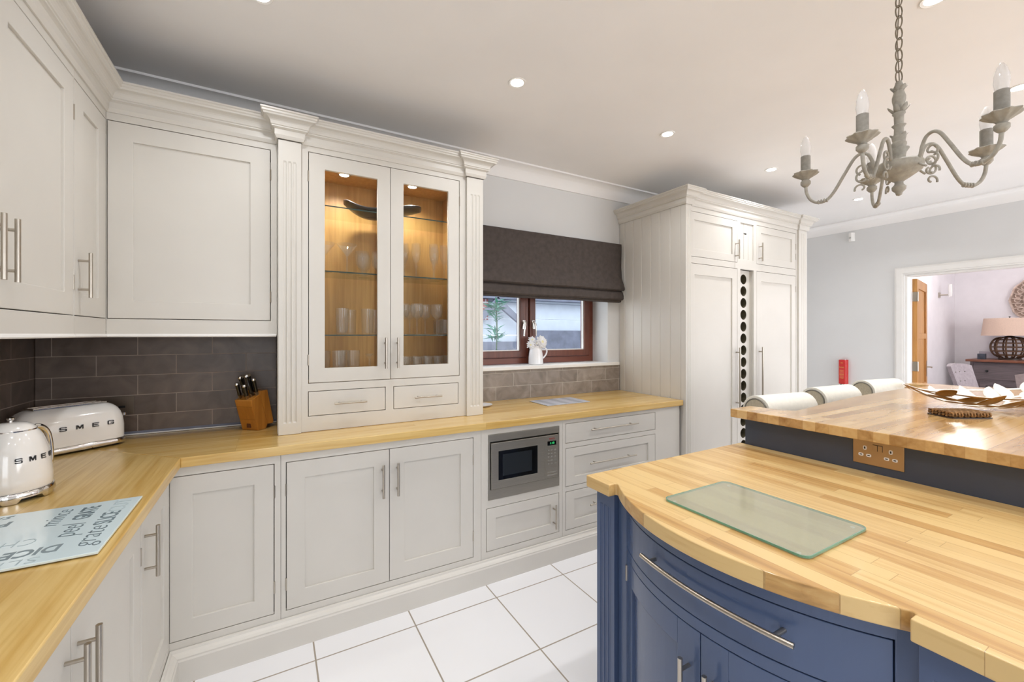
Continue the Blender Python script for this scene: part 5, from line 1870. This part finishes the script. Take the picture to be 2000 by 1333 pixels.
# ---------------------------------------------------------------- dining room beyond the doorway
sd = thing('sideboard', 'grey washed sideboard with brown top against the dining room wall', 'sideboard', (9.62, 1.9, 0))
SX0, SX1, SY0, SY1, SZ = 9.30, 9.88, 0.55, 2.20, 1.03
m = MB()
m.plate(lambda a_, b_, d_: (d_, a_, b_), (SY0+0.04, SY1-0.04, 0.08, SZ-0.035), [], SX0+0.03, SX1)
m.box(SX0+0.025, SX0+0.03, SY0+0.08, SY1-0.08, SZ-0.30, SZ-0.045)
m.build('body', M_SIDEB, sd, bevel=0.004)
MB().box(SX0-0.02, SX1, SY0, SY1, SZ-0.035, SZ).build('top', M_SIDETOP, sd, bevel=0.005)
for y_ in (1.05, 1.75):
    f_ = MB().plate(lambda a_, b_, d_: (d_, a_, b_), (y_-0.30, y_+0.30, 0.12, SZ-0.33), [(y_-0.24, y_+0.24, 0.18, SZ-0.39)], SX0+0.005, SX0+0.03).build('door', M_SIDEB, sd, bevel=0.003)
    m = MB()
    m.plate(lambda a_, b_, d_: (d_, a_, b_), (y_-0.22, y_+0.22, 0.20, SZ-0.40), [(y_-0.185, y_+0.185, 0.235, SZ-0.435)], SX0+0.010, SX0+0.022)
    for k in range(6):
        a_ = k*PI/3
        m.lathe([(0.0001, 0), (0.05, 0.004), (0.06, 0.012), (0.0001, 0.012)], (SX0+0.022, y_+0.09*math.cos(a_), 0.40+0.12*math.sin(a_)), 12, axis=Matrix.Rotation(-PI/2, 3, 'Y'))
    m.build('carved_panel', M_CARVED, f_)
for y_ in (0.95, 1.45, 1.98):
    MB().lathe([(0.006, 0), (0.006, 0.02), (0.018, 0.024), (0.014, 0.034), (0.0001, 0.036)], (SX0+0.026, y_, SZ-0.17), 14, axis=Matrix.Rotation(-PI/2, 3, 'Y')).build('knob', M_DARK, sd, smooth=True)
for y_ in (SY0+0.08, SY1-0.08):
    for x_ in (SX0+0.07, SX1-0.06):
        MB().box(x_-0.03, x_+0.03, y_-0.03, y_+0.03, 0, 0.085).build('foot', M_SIDEB, sd)
tl = thing('table_lamp', 'table lamp with wicker globe base and linen shade on the sideboard', 'lamp', (9.55, 1.80, SZ+0.0005))
LX, LY = 9.55, 1.80
m = MB()
for k in range(12):
    a_ = 2*PI*k/12
    pts = [(LX+r_*math.cos(a_), LY+r_*math.sin(a_), SZ+z_) for r_, z_ in ((0.10, 0.03), (0.165, 0.08), (0.195, 0.16), (0.19, 0.24), (0.15, 0.31), (0.09, 0.335))]
    m.tube(smooth_pts(pts, 4), 0.010, 6)
for z_, r_ in ((0.07, 0.155), (0.13, 0.19), (0.19, 0.197), (0.25, 0.185), (0.30, 0.155)):
    m.tube([(LX+r_*math.cos(2*PI*q/24), LY+r_*math.sin(2*PI*q/24), SZ+z_+0.008*math.sin(q*PI)) for q in range(24)], 0.009, 6, closed=True)
m.build('wicker_globe', mat('dark_wicker', (84, 58, 38), 0.7, noise=0.2, nscale=40), tl, smooth=True)
MB().lathe([(0.12, 0.0005), (0.12, 0.02), (0.10, 0.03)], (LX, LY, SZ), 24).build('base', M_DARKWOOD, tl, smooth=True)
MB().lathe([(0.09, 0.33), (0.05, 0.35), (0.012, 0.36), (0.012, 0.44), (0.0001, 0.44)], (LX, LY, SZ), 20).build('neck', M_DARKWOOD, tl, smooth=True)
MB().lathe([(0.29, 0.36), (0.262, 0.62), (0.258, 0.62), (0.286, 0.362)], (LX, LY, SZ), 40).build('lamp_shade', M_SHADE, tl, smooth=True)
MB().lathe([(0.004, 0.44), (0.004, 0.63), (0.014, 0.64), (0.0001, 0.65)], (LX, LY, SZ), 12).build('finial', M_DARK, tl)
mi = thing('round_mirror', 'round carved whitewashed mirror on the dining room wall above the lamp', 'mirror', (9.88, 1.48, 1.93))
m = MB()
rot = Matrix.Rotation(-PI/2, 3, 'Y')
m.lathe([(0.20, 0.0), (0.22, 0.04), (0.245, 0.03), (0.25, 0.0)], (9.895, 1.48, 1.93), 40, axis=rot)
m.lathe([(0.365, 0.0), (0.37, 0.035), (0.385, 0.035), (0.39, 0.0)], (9.895, 1.48, 1.93), 40, axis=rot, wave=(0.02, 28, 0, 3))
for k in range(28):
    a_ = 2*PI*k/28
    c_ = (9.885, 1.48+0.305*math.cos(a_), 1.93+0.305*math.sin(a_))
    m.tube([(c_[0], c_[1]+0.030*math.cos(2*PI*q/10), c_[2]+0.030*math.sin(2*PI*q/10)) for q in range(10)], 0.008, 5, closed=True)
    m.tube([(c_[0], 1.48+0.25*math.cos(a_), 1.93+0.25*math.sin(a_)), (c_[0], 1.48+0.37*math.cos(a_+0.1), 1.93+0.37*math.sin(a_+0.1))], 0.009, 5)
m.build('carved_ring', M_CARVED, mi, smooth=True)
MB().lathe([(0.0001, 0.004), (0.37, 0.004), (0.37, 0.0)], (9.895, 1.48, 1.93), 40, axis=rot).build('backing', mat('mirror_backing', (150, 130, 118), 0.9), mi)
MB().lathe([(0.0001, 0.012), (0.205, 0.010), (0.205, 0.0)], (9.895, 1.48, 1.93), 40, axis=rot).build('mirror_disc', M_CARVED, mi)
tag(MB().box(9.40, 9.48, 2.02, 2.10, SZ+0.0005, SZ+0.085).build('photo_cube', mat('dark_cube', (58, 64, 76), 0.4, noise=0.2, nscale=20), bevel=0.003), 'small dark cube clock on the sideboard left of the lamp', 'clock')
tag(MB().box(9.80, 9.83, 1.95, 2.17, SZ+0.0005, SZ+0.11).build('leaning_picture', mat('pale_frame', (176, 170, 178), 0.5), bevel=0.003), 'pale framed picture leaning on the sideboard by the wall', 'picture')
# wall sconce
sc_ = thing('wall_light', 'chrome wall light on the dining room side wall', 'wall light', (9.2, 2.47, 2.02))
m = MB()
m.box(9.15, 9.22, 2.455, 2.4695, 1.99, 2.07)
m.tube([(9.185, 2.455, 2.03), (9.185, 2.36, 2.03)], 0.012, 10)
m.build('bracket', M_STEEL, sc_)
MB().lathe([(0.022, 0.0), (0.026, 0.02), (0.026, 0.19), (0.022, 0.19), (0.022, 0.03)], (9.185, 2.34, 2.0), 20).build('glass_shade', M_BULBG, sc_, smooth=True)
# crystal ceiling light
cl = thing('crystal_ceiling_light', 'bright crystal ceiling light glimpsed at the top of the dining doorway', 'ceiling light', (8.1, 1.95, 2.30))
m = MB()
m.lathe([(0.06, 2.66), (0.06, CE-0.001)], (8.1, 1.95, 0), 20)
m.tube([(8.1, 1.95, 2.66), (8.1, 1.95, 2.50)], 0.008, 8)
m.build('stem', M_CHROME, cl)
m = MB()
rnd = random.Random(9)
for ring, (r_, z_) in enumerate(((0.28, 2.42), (0.22, 2.36), (0.15, 2.31), (0.30, 2.48))):
    for k in range(14):
        a_ = 2*PI*k/14+ring
        m.lathe([(0.0001, -0.03), (0.012, 0), (0.0001, 0.02)], (8.1+r_*math.cos(a_), 1.95+r_*math.sin(a_), z_), 6)
m.build('crystals', M_GLASSW, cl)
m = MB()
for k in range(6):
    a_ = 2*PI*k/6
    m.lathe([(0.0001, -0.02), (0.016, 0), (0.0001, 0.03)], (8.1+0.2*math.cos(a_), 1.95+0.2*math.sin(a_), 2.42), 10)
    m.tube([(8.1+0.2*math.cos(a_), 1.95+0.2*math.sin(a_), 2.40), (8.1, 1.95, 2.50)], 0.004, 6)
m.build('bulbs', emis('crystal_bulbs', (255, 250, 244), 40), cl)
lamp('dining_light', 'POINT', (8.1, 1.95, 2.44), 15, (1.0, 0.96, 0.94), shadow_soft_size=0.15)
lamp('dining_light', 'POINT', (8.0, -0.4, 2.3), 30, (1.0, 0.96, 0.94), shadow_soft_size=0.15)  # extra point light with no fitting of its own
# dining chairs
def dchair(cx, cy, rz, label, proto_=None):
    if proto_ is not None:
        o = copy_tree(proto_)
        o.location = (cx, cy, 0)
        o.rotation_euler = (0, 0, rz)
        tag(o, label, 'chair', 'dining chairs')
        return o
    t = thing('dining_chair', label, 'chair', (cx, cy, 0), rz, 'dining chairs')
    # back at +y side, leaning; sitter faces -y
    NU, NV = 16, 14
    def shell(off):
        vs = []
        for j in range(NV+1):
            v = j/NV
            for i in range(NU+1):
                u = -1+2*i/NU
                z = 0.46+0.55*v-0.03*abs(u)**3*v
                y = 0.20+0.14*v-0.045*abs(u)**2+off*(1-0.3*abs(u))
                x = u*(0.235+0.03*v)
                dent = 0
                for (bu, bv) in ((-0.45, 0.80), (0.0, 0.80), (0.45, 0.80), (-0.22, 0.58), (0.22, 0.58)):
                    dent += math.exp(-(((u-bu)/0.16)**2+((v-bv)/0.12)**2))
                vs.append((x, y+(0.014*dent if off < 0 else 0), z))
        return vs
    vs = shell(-0.03)+shell(0.03)
    n1 = (NU+1)*(NV+1)
    fs = []
    for j in range(NV):
        for i in range(NU):
            q = j*(NU+1)+i
            fs.append((q, q+1, q+NU+2, q+NU+1))
            fs.append((n1+q, n1+q+NU+1, n1+q+NU+2, n1+q+1))
    edge = [i for i in range(NU+1)]+[j*(NU+1)+NU for j in range(1, NV+1)]+[NV*(NU+1)+i for i in range(NU-1, -1, -1)]+[j*(NU+1) for j in range(NV-1, 0, -1)]
    for k in range(len(edge)):
        a_, b_ = edge[k], edge[(k+1) % len(edge)]
        fs.append((a_, b_, n1+b_, n1+a_))
    MB().add(vs, fs).build('backrest', M_GREYCH, t, smooth=True, local=True)
    m = MB()
    for (bu, bv) in ((-0.45, 0.80), (0.0, 0.80), (0.45, 0.80), (-0.22, 0.58), (0.22, 0.58)):
        m.lathe([(0.0001, -0.006), (0.011, 0), (0.0001, 0.006)], (bu*0.26, 0.20+0.14*bv-0.045*bu*bu-0.018, 0.46+0.55*bv), 8)
    m.build('buttons', M_PIPING, t, local=True)
    MB().box(-0.24, 0.24, -0.25, 0.22, 0.40, 0.49).build('seat', M_GREYCH, t, local=True, bevel=0.025, seg=3)
    for sx in (-1, 1):
        for y_ in (-0.21, 0.2):
            m = MB()
            m.tube([(sx*0.2, y_, 0.40), (sx*0.21, y_*1.1, 0)], [0.022, 0.014], 4)
            m.build('leg', M_DARKWOOD, t, local=True)
    return t
c0 = dchair(8.12, 1.70, math.radians(-8), 'grey buttoned dining chair left of the sideboard')
dchair(7.15, 0.98, math.radians(88), 'grey dining chair at the right edge of the picture, nearest the doorway', c0)
tb2 = thing('dining_table', 'dark topped dining table between the two grey chairs', 'table', (8.25, 0.75, 0))
MB().box(7.55, 8.95, 0.25, 1.30, 0.76, 0.80).build('tabletop', M_SIDETOP, tb2, bevel=0.004)
for x_ in (7.65, 8.85):
    for y_ in (0.35, 1.2):
        MB().box(x_-0.04, x_+0.04, y_-0.04, y_+0.04, 0, 0.76).build('leg', M_DARKWOOD, tb2)

# ---------------------------------------------------------------- outside the kitchen window
o_ = MB().box(-6, 14, 3.2, 9, -0.25, -0.15).build('patio', M_PAVE, kind='structure')
nb = thing('neighbouring_wall', 'pale boarded neighbouring building seen through the kitchen window', 'building', (3.0, 5.6, -0.15))
m = MB()
z = 0.9
while z < 3.4:
    m.box(0.2, 9.0, 5.60+0.004, 5.70, z, z+0.245)
    z += 0.25
m.build('boards', M_RENDER, nb)
MB().box(0.2, 3.32, 5.50, 5.60, -0.15, 1.30).build('lower_wall', M_TRIMD, nb)
MB().box(3.32, 9.0, 5.50, 5.60, -0.15, 1.06).build('lower_wall', M_TRIMD, nb)
MB().box(0.2, 9.0, 5.44, 5.58, 1.93, 2.0).build('gutter', M_TRIMD, nb)
MB().box(3.36, 9.0, 5.40, 5.58, 1.15, 1.47).build('low_roof', M_TRIMD, nb)
for pi_, pp in enumerate(([(2.80, 1.88), (2.86, 1.96), (3.32, 1.60), (3.32, 1.50)], [(2.86, 1.96), (2.92, 1.88), (2.45, 1.46), (2.45, 1.56)])):
    MB().prism(pp, 5.44+0.004*pi_, 5.50+0.001*pi_, lambda a_, b_, d_: (a_, d_, b_)).build('barge_board', M_TRIMD, nb)
tag(MB().box(-1.0, 2.74, 5.52, 5.58, 1.62, 1.925).build('brick_wall', M_BRICK, local=True), 'red brick wall patch seen at the left of the kitchen window', 'brick wall')
gp = thing('garden_plant', 'thin green shrub growing outside the kitchen window', 'shrub', (2.31, 4.45, -0.15))
m = MB()
m.tube(smooth_pts([(2.31, 4.45, -0.15), (2.30, 4.45, 0.8), (2.33, 4.46, 1.4), (2.31, 4.45, 1.85)]), 0.008, 8)
rnd = random.Random(5)
lv = MB()
for k in range(90):
    z_ = rnd.choice([1.36, 1.40, 1.44, 1.60, 1.64, 1.70, 1.76, 1.72])+rnd.uniform(-0.05, 0.05)
    a_ = rnd.uniform(0, 2*PI)
    ln = rnd.uniform(0.10, 0.19)
    d = Vector((math.cos(a_), math.sin(a_)*0.6, rnd.uniform(0.0, 0.7))).normalized()
    s_ = d.cross(Vector((0, 0, 1))).normalized()*rnd.uniform(0.010, 0.018)
    b_ = Vector((2.31+rnd.uniform(-0.04, 0.04), 4.45, z_))
    lv.add([tuple(b_), tuple(b_+d*ln*0.5+s_), tuple(b_+d*ln+Vector((0, 0, -0.02))), tuple(b_+d*ln*0.5-s_)], [(0, 1, 2, 3)])
m.build('stem', M_STEM, gp, smooth=True)
lo = lv.build('leaves', M_GREEN, gp)
s_ = lo.modifiers.new('solid', 'SOLIDIFY')
s_.thickness = 0.001
